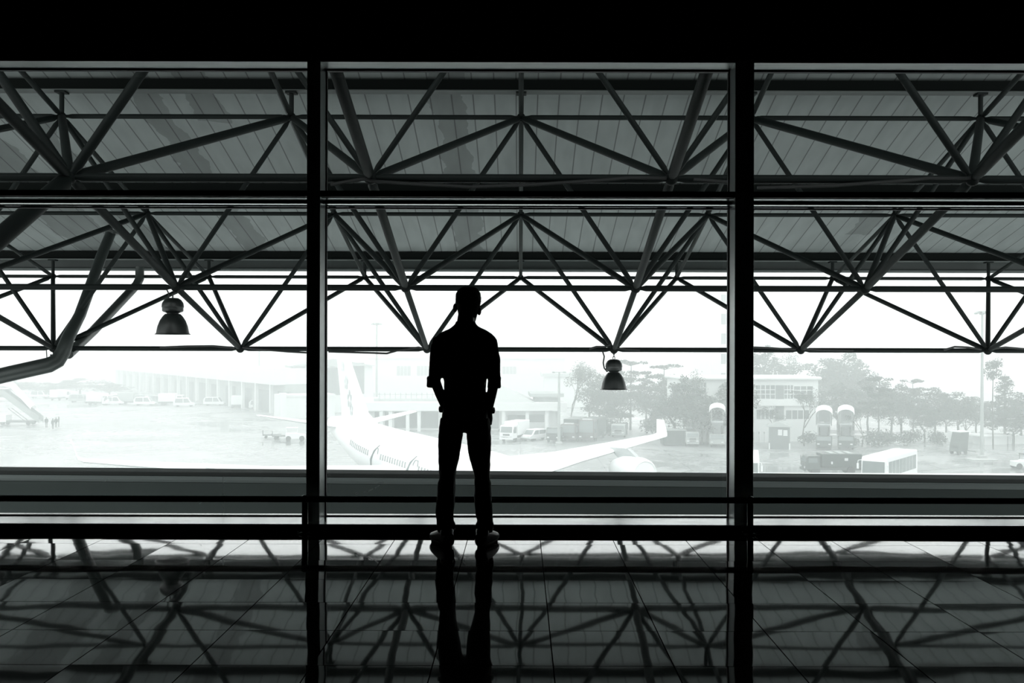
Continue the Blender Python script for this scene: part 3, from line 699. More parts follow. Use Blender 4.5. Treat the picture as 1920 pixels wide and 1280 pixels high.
def foil(mb, secs, n=12):
    """surface through sections (le, te, thickness, up): a wing, a fin"""
    rs = []
    for le, te, th, up in secs:
        le = Vector(le); te = Vector(te); up = Vector(up).normalized(); ring = []
        for j in range(n):
            t = 2*PI*j/n; u = .5-.5*math.cos(t); s = 1 if math.sin(t) >= 0 else -1
            hgt = th*.5*abs(math.sin(t))**.8*(1.3-.6*u)
            ring.append(le.lerp(te, u)+up*(s*hgt))
        rs.append(ring)
    return mb.rings(rs)
def airliner(loc, rz, label, group=None):
    a = empty('airliner', loc, rz, label, 'aeroplane', group)
    prof = [(-26.2,6.15,.25),(-26.0,6.1,.55),(-25.2,6.05,.80),(-23,5.95,1.10),(-19,5.65,1.55),(-14,5.15,2.0),(-9,4.75,2.3),(-5,4.6,2.4),(0,4.6,2.42),(12,4.6,2.42),(18,4.55,2.40),(21.5,4.4,2.15),(24,4.15,1.6),(25.6,3.95,.9),(26.3,3.85,.2)]
    MB().rings([[Vector((x, math.cos(2*PI*j/32)*r, zc+math.sin(2*PI*j/32)*r)) for j in range(32)] for x, zc, r in prof]).build('fuselage', 'white_paint', a, smooth=True)
    MB().ball((-26.2,0,6.15), .55, 14, 8, (.5,1,1)).build('exhaust_cone', 'plane_grey', a, smooth=True, label='grey tail cone')
    fin = foil(MB(), [((-8.8,0,6.9),(-22.2,0,6.9),.5,(0,1,0)), ((-12.6,0,7.9),(-22.2,0,7.9),.55,(0,1,0)), ((-21.2,0,14.7),(-24.8,0,14.7),.25,(0,1,0))]).build('tail_fin', 'white_paint', a, smooth=True)
    # emblem on the fin: a ring of soft petals
    lg = MB(); rnd = random.Random(4)
    for (cx_, cz, sc) in ((-18.4,9.0,1.0),(-19.6,10.6,.8),(-17.6,8.0,.7),(-20.9,12.2,.6)):
        for k in range(5):
            t = 2*PI*k/5+.3; px_, pz = cx_+math.cos(t)*.55*sc, cz+math.sin(t)*.62*sc
            for s in (-1, 1):
                lg.prism([(px_+math.cos(q)*.22*sc+math.sin(t)*.0, pz+math.sin(q)*.34*sc) for q in [2*PI*i/10 for i in range(10)]], s*.30, s*.31)
    lg.build('tail_emblem', 'logo', fin)
    for s in (-1, 1):
        foil(MB(), [((13,s*2.0,4.0),(-.8,s*2.0,4.3),1.1,(0,0,1)), ((6.7,s*12.3,4.85),(.9,s*12.3,4.95),.6,(0,0,1)), ((.3,s*25.0,5.9),(-1.9,s*25.0,5.9),.22,(0,0,1))]).build('wing', 'white_paint', a, smooth=True)
        foil(MB(), [((.3,s*24.95,5.9),(-1.9,s*24.95,5.9),.2,(0,-s*.5,1)), ((-.2,s*25.35,6.05),(-2.0,s*25.35,6.05),.14,(0,-s,.5)), ((-1.3,s*25.75,7.3),(-2.6,s*25.75,7.3),.08,(0,-s,.15))]).build('winglet', 'white_paint', a, smooth=True)
        foil(MB(), [((-18.4,s*.6,6.1),(-23.2,s*.6,6.1),.5,(0,0,1)), ((-22.4,s*8.3,7.3),(-24.3,s*8.3,7.3),.15,(0,0,1))]).build('tailplane', 'white_paint', a, smooth=True)
        for ly, x0, zc in ((8.6, 11.8, 2.6), (16.9, 8.9, 3.75)):
            e = MB().lathe([(1.0,0),(1.1,.12),(1.22,-.05),(1.32,-.6),(1.34,-1.6),(1.25,-3.0),(.92,-4.2),(.68,-4.6),(.55,-4.6),(.55,-4.0),(.95,-3.0),(1.05,-1.0),(1.0,-.1)], (x0, s*ly, zc), 'X', 28).build('engine', 'white_paint', a, smooth=True)
            MB().lathe([(0,-.55),(1.02,-.55),(1.02,-.65),(0,-.65)], (x0, s*ly, zc), 'X', 28).lathe([(.02,-.15),(.16,-.35),(.26,-.6),(.0,-.6)], (x0, s*ly, zc), 'X', 16).build('fan', 'dark_grey', e)
            MB().prism([(x0-.5,zc+1.1),(x0-3.8,zc+.9),(x0-5.4,zc+1.75),(x0-2.4,zc+1.9)], s*ly-.16, s*ly+.16).build('pylon', 'plane_grey', a)
    # windows, doors and stripes on both flanks
    wn_ = MB()
    def side(x, dz, s, rr=None):
        for i in range(len(prof)-1):
            if prof[i][0] <= x <= prof[i+1][0]:
                t = (x-prof[i][0])/(prof[i+1][0]-prof[i][0]); zc = prof[i][1]*(1-t)+prof[i+1][1]*t; r = prof[i][2]*(1-t)+prof[i+1][2]*t
        q = max(-.98, min(.98, dz/r)); return Vector((x, s*(r*math.sqrt(1-q*q)+.015), zc+dz))
    for s in (-1, 1):
        x = -11.4
        while x < 19:
            if not (-4.6 < x < -1.7 or 5.2 < x < 7.4 or 14.8 < x < 16.6):
                A_, B_, C_, D_ = side(x-.15,.2,s), side(x+.15,.2,s), side(x+.15,.66,s), side(x-.15,.66,s)
                wn_.add([A_,B_,C_,D_,*(p-Vector((0,s*.04,0)) for p in (A_,B_,C_,D_))], [(0,1,2,3),(4,5,6,7),(0,1,5,4),(1,2,6,5),(2,3,7,6),(3,0,4,7)])
            x += .62
        for x in (-2.9, 7.0, 15.7):
            pts = [side(x-.5,-.9,s),side(x-.5,.7,s),side(x-.3,1.0,s),side(x+.3,1.0,s),side(x+.5,.7,s),side(x+.5,-.9,s),side(x+.3,-1.0,s),side(x-.3,-1.0,s),side(x-.5,-.9,s)]
            MB().path(pts, .045, 5).build('door_frame', 'livery', a)
        for x0 in (-4.3, 5.0):
            pts = [side(x0+.25,-1.3,s),side(x0+.0,-.8,s),side(x0+.35,0,s),side(x0+.9,.75,s),side(x0+1.6,1.3,s)]
            MB().path(pts, [.03,.11,.12,.09,.03], 6).build('livery_swoosh', 'livery', a, smooth=True)
    wn_.build('cabin_windows', 'plane_glass', a)
    ck = MB()
    for s in (-1, 1): 
        A_, B_, C_, D_ = side(22.6,.9,s), side(24.0,.55,s), side(23.6,1.1,s), side(22.4,1.5,s); ck.add([A_,B_,C_,D_,*(p-Vector((0,s*.05,.02)) for p in (A_,B_,C_,D_))], [(0,1,2,3),(4,5,6,7),(0,1,5,4),(1,2,6,5),(2,3,7,6),(3,0,4,7)])
    ck.build('cockpit_windows', 'dark_grey', a)
    for (x, y) in ((20.5,0),(3.0,-3.2),(3.0,3.2)):
        MB().path([(x,y,2.6),(x,y,.5)], .14, 10).build('gear_strut', 'dark_grey', a)
        for dy in (-.45,.45):
            for dx in ((0,) if y == 0 else (-.7,.7)):
                MB().lathe([(0,-.18),(.48,-.18),(.55,-.1),(.55,.1),(.48,.18),(0,.18)], (x+dx,y+dy,.555), 'Y', 18).build('wheel', 'tyre', a, smooth=True)
    return a
RZ = math.atan2(-.9, .435)
airliner((-8.85, 80.5, GROUND), RZ, 'white four-engined airliner parked close below the window, tail behind the left mullion')
airliner((-128, 193, GROUND), math.radians(100), 'second airliner at far left, only a thin white wing beyond the boarding stairs showing')

# --- vehicles: x forward, y left
def wheels(root, xs, hw, r=.45):
    for x in xs:
        for s in (-1,1):
            MB().lathe([(0,-.12),(r*.6,-.13),(r,-.1),(r,.1),(r*.6,.13),(0,.12)], (x, s*(hw-.14), r), 'Y', 16).build('wheel', 'tyre', root, smooth=True)
def plate(name, pts, m, parent, th=.02):
    """a thin solid pane on four corner points"""
    p = [Vector(q) for q in pts]; n = (p[1]-p[0]).cross(p[2]-p[0]).normalized()*th
    return MB().add([*p, *(q+n for q in p)], [(0,1,2,3),(7,6,5,4),(0,1,5,4),(1,2,6,5),(2,3,7,6),(3,0,4,7)]).build(name, m, parent)
def car(loc, rz, label, L=4.6, W=1.8, H=1.6, m='veh_white', group=None, van=True, name='minivan'):
    r = empty(name, loc, rz, label, 'van' if van else 'car', group); h = L/2; w_ = W/2
    prof = [(-h,.35),(h,.35),(h,.75),(h*.72,.95),(h*.40,H-.05),(h*.25,H),(-h*.8,H),(-h,H*.72)]
    MB().prism(prof, -w_, w_).build('body', m, r, bevel=.08)
    plate('windscreen', [(h*.70,-w_*.85,1.0),(h*.70,w_*.85,1.0),(h*.42,w_*.8,H-.1),(h*.42,-w_*.8,H-.1)], 'veh_glass', r, .03)
    for s in (-1,1):
        MB().prism([(h*.55,1.02),(h*.34,H-.14),(-h*.05,H-.14),(-h*.05,1.02)], s*w_-.01, s*w_+.012).build('side_window', 'veh_glass', r)
        MB().prism([(-h*.12,1.02),(-h*.12,H-.14),(-h*.78,H-.14),(-h*.85,1.02)], s*w_-.01, s*w_+.012).build('side_window', 'veh_glass', r)
        MB().box((h-.02,s*w_*.72-.16,.62),(h+.03,s*w_*.72+.16,.78)).build('headlamp', 'light', r)
    MB().box((h-.05,-w_*.95,.30),(h+.08,w_*.95,.48)).build('bumper', 'dark_grey', r)
    wheels(r, (-h*.6, h*.62), w_, .33)
    return r
def truck(loc, rz, label, L=7, W=2.3, H=2.9, cabL=1.8, cabH=2.5, mc='veh_white', mb='veh_white', name='box_truck', group=None, beacon=False, boxm=True):
    r = empty(name, loc, rz, label, 'truck', group); h = L/2; w_ = W/2
    MB().box((-h,-w_*.8,.5),(h,w_*.8,.85)).build('chassis', 'dark_grey', r)
    c0 = h-cabL
    MB().prism([(c0,.55),(h,.55),(h,1.4),(h-.22,cabH-.1),(h-.4,cabH),(c0,cabH)], -w_, w_).build('cab', mc, r, bevel=.06)
    plate('windscreen', [(h+.01,-w_*.86,1.45),(h+.01,w_*.86,1.45),(h-.19,w_*.82,cabH-.18),(h-.19,-w_*.82,cabH-.18)], 'veh_glass', r, .03)
    for s in (-1,1):
        MB().box((c0+.35,s*w_-.01,1.35),(h-.35,s*w_+.015,cabH-.25)).build('side_window', 'veh_glass', r)
        MB().box((h,s*w_*.7-.18,.72),(h+.03,s*w_*.7+.18,.92)).build('headlamp', 'light', r)
        MB().box((h-.1,s*(w_+.12)-.07,1.5),(h-.04,s*(w_+.12)+.07,1.95)).path([(h-.1,s*w_,1.9),(h-.07,s*(w_+.12),1.9)], .02, 6).build('mirror', 'dark_grey', r)
    MB().box((h-.04,-w_*.98,.42),(h+.1,w_*.98,.66)).build('bumper', mc, r)
    MB().box((h+.0,-w_*.5,.98),(h+.03,w_*.5,1.25)).build('grille', 'dark_grey', r)
    if boxm: MB().box((-h,-w_*1.02,.9),(c0-.12,w_*1.02,H)).build('cargo_box', mb, r, bevel=.05)
    if beacon: MB().box((h-1.0,-w_*.6,cabH),(h-.7,w_*.6,cabH+.16)).build('light_bar', 'light', r)
    wheels(r, (-h*.62, h*.62), w_, .45)
    return r
def bus(loc, rz, label, L=11, W=2.5, H=3.15):
    r = empty('apron_bus', loc, rz, label, 'bus', 'white buses on the apron'); h = L/2; w_ = W/2
    MB().prism([(-h,.35),(h,.35),(h+.05,1.2),(h-.02,H-.35),(h-.22,H-.06),(h-.5,H),(-h+.2,H),(-h,H-.2)], -w_, w_).build('body', 'veh_white', r, bevel=.08)
    plate('windscreen', [(h+.08,-w_*.9,1.15),(h+.08,w_*.9,1.15),(h-.02,w_*.88,H-.45),(h-.02,-w_*.88,H-.45)], 'veh_glass', r, .03)
    for s in (-1,1):
        x = h-.9; k = 0
        while x-1.15 > -h:
            MB().box((x-1.08,s*w_-.01,1.15),(x,s*w_+.015,H-.5)).build('side_window', 'veh_glass', r); x -= 1.2; k += 1
        MB().path([(h-.15,s*w_,H-.35),(h+.25,s*(w_+.22),H-.4),(h+.28,s*(w_+.25),H-.75)], .035, 6).box((h+.2,s*(w_+.25)-.09,H-1.25),(h+.34,s*(w_+.25)+.09,H-.7)).build('mirror', 'veh_white', r)
        MB().box((h+.02,s*w_*.7-.2,.6),(h+.07,s*w_*.7+.2,.8)).build('headlamp', 'light', r)
    for k in range(3): MB().box((-h*.6+k*h*.55,-.6,H),(-h*.6+k*h*.55+1.3,.6,H+.14)).build('roof_unit', 'veh_white', r, bevel=.04)
    MB().box((h-.02,-w_*.95,.35),(h+.12,w_*.95,.55)).build('bumper', 'dark_grey', r)
    wheels(r, (-h*.55, h*.6), w_, .48)
    return r
def stair_truck(loc, rz, label, rise=4.2, mc='veh_white', group='boarding stairs with white canopies'):
    """boarding stairs on a lorry: the flight climbs over the cab"""
    r = empty('boarding_stairs', loc, rz, label, 'boarding stairs', group)
    MB().box((-3.6,-1.0,.5),(3.2,1.0,.85)).build('chassis', 'dark_grey', r)
    MB().prism([(1.6,.55),(3.3,.55),(3.3,1.3),(3.1,1.9),(1.6,1.9)], -1.1, 1.1).build('cab', mc, r, bevel=.06)
    plate('windscreen', [(3.32,-.95,1.3),(3.32,.95,1.3),(3.14,.92,1.85),(3.14,-.92,1.85)], 'veh_glass', r, .03)
    for s in (-1,1): MB().box((3.3,s*.75-.16,.75),(3.34,s*.75+.16,.93)).build('headlamp', 'light', r)
    z1 = rise
    st = MB(); n = 18
    for i in range(n):
        x0 = -4.2+i*6.4/n; z0 = .5+i*(z1-.5)/n; st.box((x0,-.75,z0),(x0+6.4/n+.05,.75,z0+.2))
    st.box((2.2,-.85,z1-.2),(4.2,.85,z1)); st.build('flight', 'plane_grey', r)
    for s in (-1,1):
        MB().prism([(-4.3,.35),(2.2,z1-.3),(4.2,z1-.3),(4.2,z1+1.0),(2.2,z1+1.0),(-4.3,1.6)], s*.82-.03, s*.82+.03).build('side_panel', 'conc_grey', r)
        MB().path([(-2.6,s*.82,1.6),(-2.6,s*.82,3.3)], .04, 6).path([(4.1,s*.82,z1),(4.1,s*.82,z1+2.1)], .04, 6).path([(1.0,s*.82,z1-.6),(1.0,s*.82,z1+1.9)], .04, 6).build('canopy_post', 'plane_grey', r)
    cn = MB(); rs = []
    for x, z in ((-2.9,2.9),(.8,z1+1.5),(4.0,z1+1.9),(5.3,z1+1.35)):
        o_ = [Vector((x, math.cos(t)*1.12, z+math.sin(t)*.72)) for t in [PI*k/12 for k in range(13)]]
        i_ = [Vector((x, math.cos(t)*1.05, z+math.sin(t)*.65)) for t in [PI*k/12 for k in reversed(range(13))]]
        rs.append(o_+i_)
    cn.rings(rs); cn.build('canopy', 'canopy_white', r, smooth=True)
    MB().path([(-1.5,-.6,.8),(1.4,-.6,3.0)], .07, 8).path([(-1.5,.6,.8),(1.4,.6,3.0)], .07, 8).build('lift_arm', 'dark_grey', r)
    wheels(r, (-2.4, 2.3), 1.05, .42)
    return r
def face(dx):      # heading toward the camera, turned dx to the picture's right
    return math.atan2(-1, dx)

truck(G(965,829)+Vector((0,3.2,0)), face(-.42), 'white box truck at left end of the parked row, right of the man', 6.6, 2.2, 3.0, 1.7, 2.5)
car(G(1001,827)+Vector((0,1.5,0)), face(-.75), 'small white minivan parked beside the white box truck', 4.4, 1.75, 1.75)
truck(G(1046,830)+Vector((0,2.5,0)), face(-.3), 'dark pickup truck between white minivan and the fire engines', 5.4, 2.1, 2.0, 1.9, 2.25, 'veh_dark', 'veh_dark', 'pickup_truck')
truck(G(1079,829)+Vector((0,4.2,0)), face(-.28), 'dark fire engine with ladder body, left one of the pair', 8.5, 2.4, 3.35, 2.2, 2.7, 'veh_red', 'veh_dark', 'fire_engine', 'fire engines', True)
truck(G(1115,829)+Vector((0,4.6,0)), face(-.30), 'taller dark fire engine with white roof, right one of the pair', 9.0, 2.5, 3.3, 2.3, 3.35, 'veh_red', 'veh_dark', 'fire_engine', 'fire engines', True)
truck(G(1172,826)+Vector((0,8,0)), face(-.2), 'low grey service truck half hidden behind the far wing of the airliner', 6, 2.2, 2.0, 1.8, 2.1, 'conc_grey', 'veh_dark', 'service_truck')
ct = empty('cargo_container', G(1266,837)+Vector((0,2,0)), .05, 'dark grey cargo container left of the white-fronted truck', 'container')
MB().box((-1.7,-1.2,.15),(1.7,1.2,2.25)).build('body', 'veh_dark', ct, bevel=.03)
MB().box((-1.75,-1.25,2.25),(1.75,1.25,2.38)).build('lid', 'conc_grey', ct)
for x in (-1.1,0,1.1): MB().box((x-.04,-1.23,.2),(x+.04,-1.2,2.2)).build('rib', 'dark_grey', ct)
truck(G(1300,837)+Vector((0,2.5,0)), face(-.05), 'small truck with pale cab beside the dark container', 5.5, 1.9, 2.2, 1.7, 2.1, 'conc_grey', 'veh_dark')
stair_truck(G(1346,840)+Vector((.6,3.5,0)), face(-.20), 'boarding stairs with white arched canopy, left of the right mullion', 3.9, 'conc_grey')
stair_truck(G(1546,844)+Vector((1.0,3.5,0)), face(-.31), 'boarding stairs with white arched canopy, left one of the pair behind the long truck', 3.75, 'veh_dark')
stair_truck(G(1588,844)+Vector((1.0,3.5,0)), face(-.33), 'boarding stairs with bright arched canopy, right one of the pair behind the long truck', 3.8, 'veh_dark')
# long dark service truck, seen side on, facing left
lt = truck(G(1561,889)+Vector((0,.6,0)), PI-.03, 'long dark service truck side-on in front of the twin boarding stairs, left of the bus', 6.3, 2.2, 2.35, 1.7, 2.1, 'veh_dark', 'veh_dark', 'service_truck')
for x in (-2.2,-1.2,-.2): MB().box((x,-1.14,2.35),(x+.6,1.14,2.45)).build('roof_rack', 'conc_grey', lt)
MB().box((-1.6,1.12,1.6),(-1.2,1.15,1.9)).box((.1,1.12,1.2),(.3,1.15,1.5)).build('placard', 'light', lt)
hb = Vector((.613,.79,0))
fr = (P(1614,855,99.5)+P(1662,856,98))/2; fr.z = GROUND
bus(fr+hb*5.5, math.atan2(-hb.y,-hb.x), 'white airport bus seen from its front left corner, beside the long dark truck')
bus(G(1405,921)+Vector((1.0,5.5,0)), face(-.235), 'white bus mostly hidden behind the right mullion', 9)
# tug and cart on the right edge
tg = empty('baggage_tug', G(1921,879), PI, 'baggage tug at the right edge of the picture', 'tug')
MB().prism([(-1.3,.35),(1.4,.35),(1.4,.95),(.4,1.0),(.3,1.15),(-1.3,1.15)], -.7, .7).build('body', 'conc_white', tg, bevel=.05)
MB().box((-1.2,-.65,1.75),(.4,.65,1.85)).path([(-1.1,.6,1.1),(-1.1,.6,1.8)],.04,6).path([(.3,.6,1.0),(.3,.6,1.8)],.04,6).path([(-1.1,-.6,1.1),(-1.1,-.6,1.8)],.04,6).path([(.3,-.6,1.0),(.3,-.6,1.8)],.04,6).build('roof_frame', 'dark_grey', tg)
wheels(tg, (-.9,.95), .75, .38)
t2 = empty('baggage_tug', G(553,826), .2, 'small pale baggage tug on the apron just left of the left mullion', 'tug')
MB().prism([(-1.4,.35),(1.6,.35),(1.6,1.0),(.5,1.1),(.4,1.2),(-1.4,1.2)], -.75, .75).build('body', 'veh_white', t2, bevel=.05)
MB().box((-1.3,-.7,1.95),(.5,.7,2.05)).path([(-1.2,.65,1.1),(-1.2,.65,2)],.05,6).path([(.4,.65,1.0),(.4,.65,2)],.05,6).path([(-1.2,-.65,1.1),(-1.2,-.65,2)],.05,6).path([(.4,-.65,1.0),(.4,-.65,2)],.05,6).build('roof_frame', 'veh_white', t2)
wheels(t2, (-.95,1.05), .8, .4)
for i, (x, y) in enumerate(((528,823),(510,821))):
    c_ = empty('baggage_cart', G(x,y), .2, ('flat baggage cart coupled directly behind the tug left of the left mullion', 'last flat baggage cart of the short train behind the tug')[i], 'cart', 'flat baggage carts')
    MB().box((-1.4,-.7,.45),(1.4,.7,.6)).build('deck', 'dark_grey', c_)
    MB().path([(1.4,0,.45),(2.1,0,.4)], .04, 6).build('drawbar', 'dark_grey', c_)
    wheels(c_, (-.9,.9), .65, .22)
    MB().box((-1.42,-.7,.6),(-1.36,.7,1.3)).build('end_rail', 'dark_grey', c_)
# tilted conveyor cart on the right
bc = empty('belt_cart', G(1797,851), .5, 'dark tilted belt cart standing alone left of the tall light mast', 'cart')
MB().prism([(-1.0,.4),(1.0,.4),(1.25,3.0),(-.35,3.0),(-.9,1.2)], -.7, .7).build('housing', 'veh_dark', bc, bevel=.04)
MB().box((-.6,-.8,3.0),(1.4,.8,3.12)).build('lid', 'conc_white', bc)
MB().path([(1.1,0,.5),(3.4,-.2,.15)], .06, 6).build('drawbar', 'dark_grey', bc)
wheels(bc, (-.6,.7), .7, .28)
# boarding stairs and people on the left
stair_truck(G(28,797)+Vector((0,1,0)), PI, 'open boarding stairs side-on at the left edge, people waiting at their foot', 5.4, 'veh_white', 'boarding stairs')
def small_person(x, y, rz, label, coat='coat', hgt=1.72):
    r = empty('person', G(x,y), rz, label, 'person', 'people at the foot of the boarding stairs')
    b = MB(); k = hgt/1.75
    for s in (-1,1):
        b.path([(s*.09,.0,.0),(s*.1,.02,.48),(s*.1,0,.9)], [.055,.065,.095], 10)
        b.path([(s*.2,0,1.42),(s*.26,.0,1.12),(s*.24,.08,.85)], [.06,.05,.04], 8)
    b.rings([ell(0,0,z,a,d,14) for z,a,d in ((.82,.17,.11),(1.0,.165,.11),(1.2,.17,.12),(1.38,.21,.12),(1.47,.15,.09),(1.52,.06,.06))])
    b.ball((0,.01,1.64), .105, 12, 10, (.85,1,1.15)).path([(0,0,1.48),(0,0,1.58)], .055, 8)
    o = b.build('body', coat, r, smooth=True); rm = o.modifiers.new('remesh', 'REMESH'); rm.mode = 'VOXEL'; rm.voxel_size = .03; rm.use_smooth_shade = True
    r.scale = (k,k,k); return r
for x, y, rz, l, c in ((87,801,.3,'person in dark coat nearest the foot of the boarding stairs','coat'), (93,803,2.6,'person in pale clothes in the middle of the waiting group','conc_white'),
                 (99,804,1.2,'person in dark coat right of the pale-clad one','coat'), (105,801,4,'person in grey at the middle right of the waiting group','veh_dark'), (110,800,5.2,'rightmost person of the group waiting by the boarding stairs','coat')):
    small_person(x, y, rz, l, c, 2.3 if False else 1.85)

# --- light masts
def mast(x, ybase, ytop, label, fx, n=6, dbl=False):
    g = G(x, ybase); D = g.y; H = 14+(HY-(ytop-(x-CX)*ROLL))*D/FPX
    r = empty('light_mast', g, 0, label, 'light mast', 'light masts on the apron')
    MB().box((-.5,-.5,0),(.5,.5,.35)).build('base', 'kerb', r, bevel=.04)
    MB().path([(0,0,.3),(0,0,H*.5),(0,0,H-.3)], [.24,.19,.13], 12).build('pole', 'mast', r, smooth=True)
    if dbl:
        MB().path([(-.7,0,H-.35),(.7,0,H-.35)], .04, 6).build('crossarm', 'mast', r)
        for s in (-1,1): MB().ball((s*.8,0,H-.35), .2, 10, 6, (1.5,1,.6)).build('lamp_head', 'mast', r, smooth=True)
        return r
    MB().lathe([(.1,H-.5),(.35,H-.42),(.45,H-.3),(.12,H-.2),(.0,H-.2)], n=12).lathe([(.15,H-.12),(fx*.62,H-.1),(fx*.62,H-.05),(.15,H-.02),(0,H-.02)], n=20).build('crown_ring', 'mast', r)
    for k in range(n):
        t = 2*PI*k/n+.3; c = Vector((math.cos(t)*fx*.75, math.sin(t)*fx*.75, H-.22)); 
        MB().box((-.28,-.14,-.1),(.28,.14,.12), Matrix.Translation(c) @ Matrix.Rotation(t,4,'Z') @ Matrix.Rotation(.5,4,'Y')).build('lamp_head', 'mast', r)
    return r
mast(706, 792, 605, 'tall mast with a crown of floodlights rising behind the airliner tail', 1.05)
mast(1841, 858, 583, 'tall mast with a crown of floodlights at the right, behind a truss node', .95)
mast(486, 760, 617, 'faint distant floodlight mast in the haze of the left window', 1.3)
mast(1048, 832, 693, 'slender twin-arm lamp post among the trees right of the man', .5, 2, True)
isl = empty('mast_island', G(1841,862), 0, 'low kerbed island around the foot of the tall right-hand mast', 'kerb')
MB().box((-1.6,-.9,0),(1.6,.9,.12)).build('kerb', 'kerb', isl, bevel=.03)

# --- buildings
class Facade:
    def __init__(s, A, B):
        s.A = Vector((A.x,A.y,GROUND)); s.B = Vector((B.x,B.y,GROUND)); d = s.B-s.A; s.L = d.length; s.d = d.normalized(); s.rz = math.atan2(d.y, d.x)
        s.n = Vector((-s.d.y, s.d.x, 0))       # away from the camera
    def uv(s, px, py):
        yy = py-(px-CX)*ROLL; r = Vector(((px-CX)/FPX, 1, 0))
        t = s.A.dot(s.n)/r.dot(s.n); p = r*t
        return (p-Vector((s.A.x,s.A.y,0))).dot(s.d), 14+(HY-yy)*t/FPX
    def rect(s, x0, y0, x1, y1):
        u0, z1 = s.uv(x0, y0); u1, z0 = s.uv(x1, y1)
        return u0, u1, z0, z1
def building(name, label, F, H, depth, m='conc_white', cat='building', group=None):
    r = empty(name, F.A, F.rz, label, cat, group)
    MB().box((0,0,0),(F.L,depth,H)).build('wall', m, r); return r
def panes(r, F, rects, m='win_glass', nx=3, nz=2, frame='conc_white', name='window'):
    for q in rects:
        u0,u1,z0,z1 = F.rect(*q)
        o = MB().box((u0,-.05,z0),(u1,.12,z1)).build(name, m, r)
        b = MB()
        for i in range(1,nx): b.box((u0+(u1-u0)*i/nx-.05,-.1,z0),(u0+(u1-u0)*i/nx+.05,-.04,z1))
        for i in range(1,nz): b.box((u0,-.1,z0+(z1-z0)*i/nz-.05),(u1,-.04,z0+(z1-z0)*i/nz+.05))
        if nx > 1 or nz > 1: b.build('glazing_bars', frame, o)
# two storey office
F = Facade(G(1286,829), G(1534,827)); _, H = F.uv(1450, 706)
ob = building('office_building', 'white two-storey office with large window bands behind the trees at right', F, H-.5, 11)
MB().box((-.5,-.9,H-.5),(F.L+.3,11.3,H+.0)).build('roof_slab', 'conc_white', ob, bevel=.25)
panes(ob, F, [(1417,722,1453,747)], nx=4, nz=3); panes(ob, F, [(1471,722,1487,747),(1489,724,1524,746)], nx=3, nz=3); panes(ob, F, [(1454.5,722,1470,748)], nx=1, nz=1)
panes(ob, F, [(1419,768,1450,785),(1474,769,1517,785)], nx=4, nz=1); panes(ob, F, [(1454.5,761,1470,786)], nx=1, nz=1)
panes(ob, F, [(1298,717,1324,736)], nx=5, nz=2)
u0,u1,z0,z1 = F.rect(1414,748,1532,760); MB().box((u0-8,-.5,z0),(u1,.1,z1)).build('balcony_band', 'conc_white', ob)
# tower block
F = Facade(Vector((50,255,0)), Vector((62.5,257,0)))
tb = building('tower_block', 'very pale tall block fading into the haze left of the right mullion', F, 34.5, 14, 'conc_white')
panes(tb, F, [(1352,552,1361,568),(1352,588,1361,608),(1352,625,1361,645),(1352,663,1361,682),(1352,699,1361,713)], nx=1, nz=1)
MB().box((-.3,-.3,34.5),(F.L+.3,14.3,35.2)).build('parapet', 'conc_white', tb)
# long hangar line on the left
F = Facade(Vector((-149,359,0)), Vector((-50,207,0)))
hg = building('cargo_shed', 'long pale cargo shed with a deep white fascia receding into haze at left', F, 6.4, 5, 'conc_grey')
MB().box((-2,-2.2,6.3),(F.L-1,5,9.8)).build('roof_fascia', 'conc_white', hg)
for i in range(18):
    u = 4+i*F.L/18; MB().box((u,-1.6,0),(u+.7,-.9,6.3)).build('column', 'conc_white', hg)
for i in range(14):
    u = 8+i*F.L/14; MB().box((u,-.1,0),(u+F.L/14*.6,.1,4.8)).build('bay_door', 'bay_dark', hg)
# big hangar with grey doors behind the tail
F = Facade(Vector((-49.5,211,0)), Vector((-33,216,0))); _, H = F.uv(560, 686)
ha = building('hangar', 'pale hangar with tall grey sliding doors behind the airliner tail', F, H, 30)
MB().prism([(-.8,H),(F.L+.8,H),(F.L*.5,H+1.6)], -1, 30).build('roof', 'roof_grey', ha)
for q in ((541,694,574,744),(576,694,608,744),(612,690,642,740),(662,680,683,738)):
    u0,u1,z0,z1 = F.rect(*q); MB().box((u0,-.15,max(z0,.05)),(u1,.05,z1)).build('sliding_door', 'bay_dark', ha)
an = building('annex', 'small white annex at the foot of the hangar, behind the left mullion', Facade(G(524,785), G(628,782)), 4.4, 5)
MB().box((0,-.4,4.4),(Facade(G(524,785), G(628,782)).L,5.2,4.8)).build('roof', 'conc_white', an)
MB().box((0,-.8,0),(1.2,.4,5.2)).build('gatehouse', 'conc_white', an)
# huge pale hall in the haze
F = Facade(Vector((-41,262,0)), Vector((12,262,0))); _, H = F.uv(800, 672)
bh = building('terminal_hall', 'huge very pale hall with a few high windows, fading in haze behind the man', F, H, 40)
panes(bh, F, [(744,686,770,704),(782,686,808,704),(942,687,968,701)], nx=4, nz=1, m='conc_grey')
MB().box((-.5,-.5,H),(F.L+.5,40,H+.5)).build('roof_edge', 'conc_white', bh)
F = Facade(Vector((6,236,0)), Vector((17,236,0))); _, H = F.uv(1050, 706)
bh2 = building('flat_roofed_block', 'pale block with a dark roof edge just right of the man, in the haze', F, H, 16); MB().box((-.8,-.8,H),(F.L+.8,16,H+.8)).build('roof_edge', 'roof_grey', bh2)
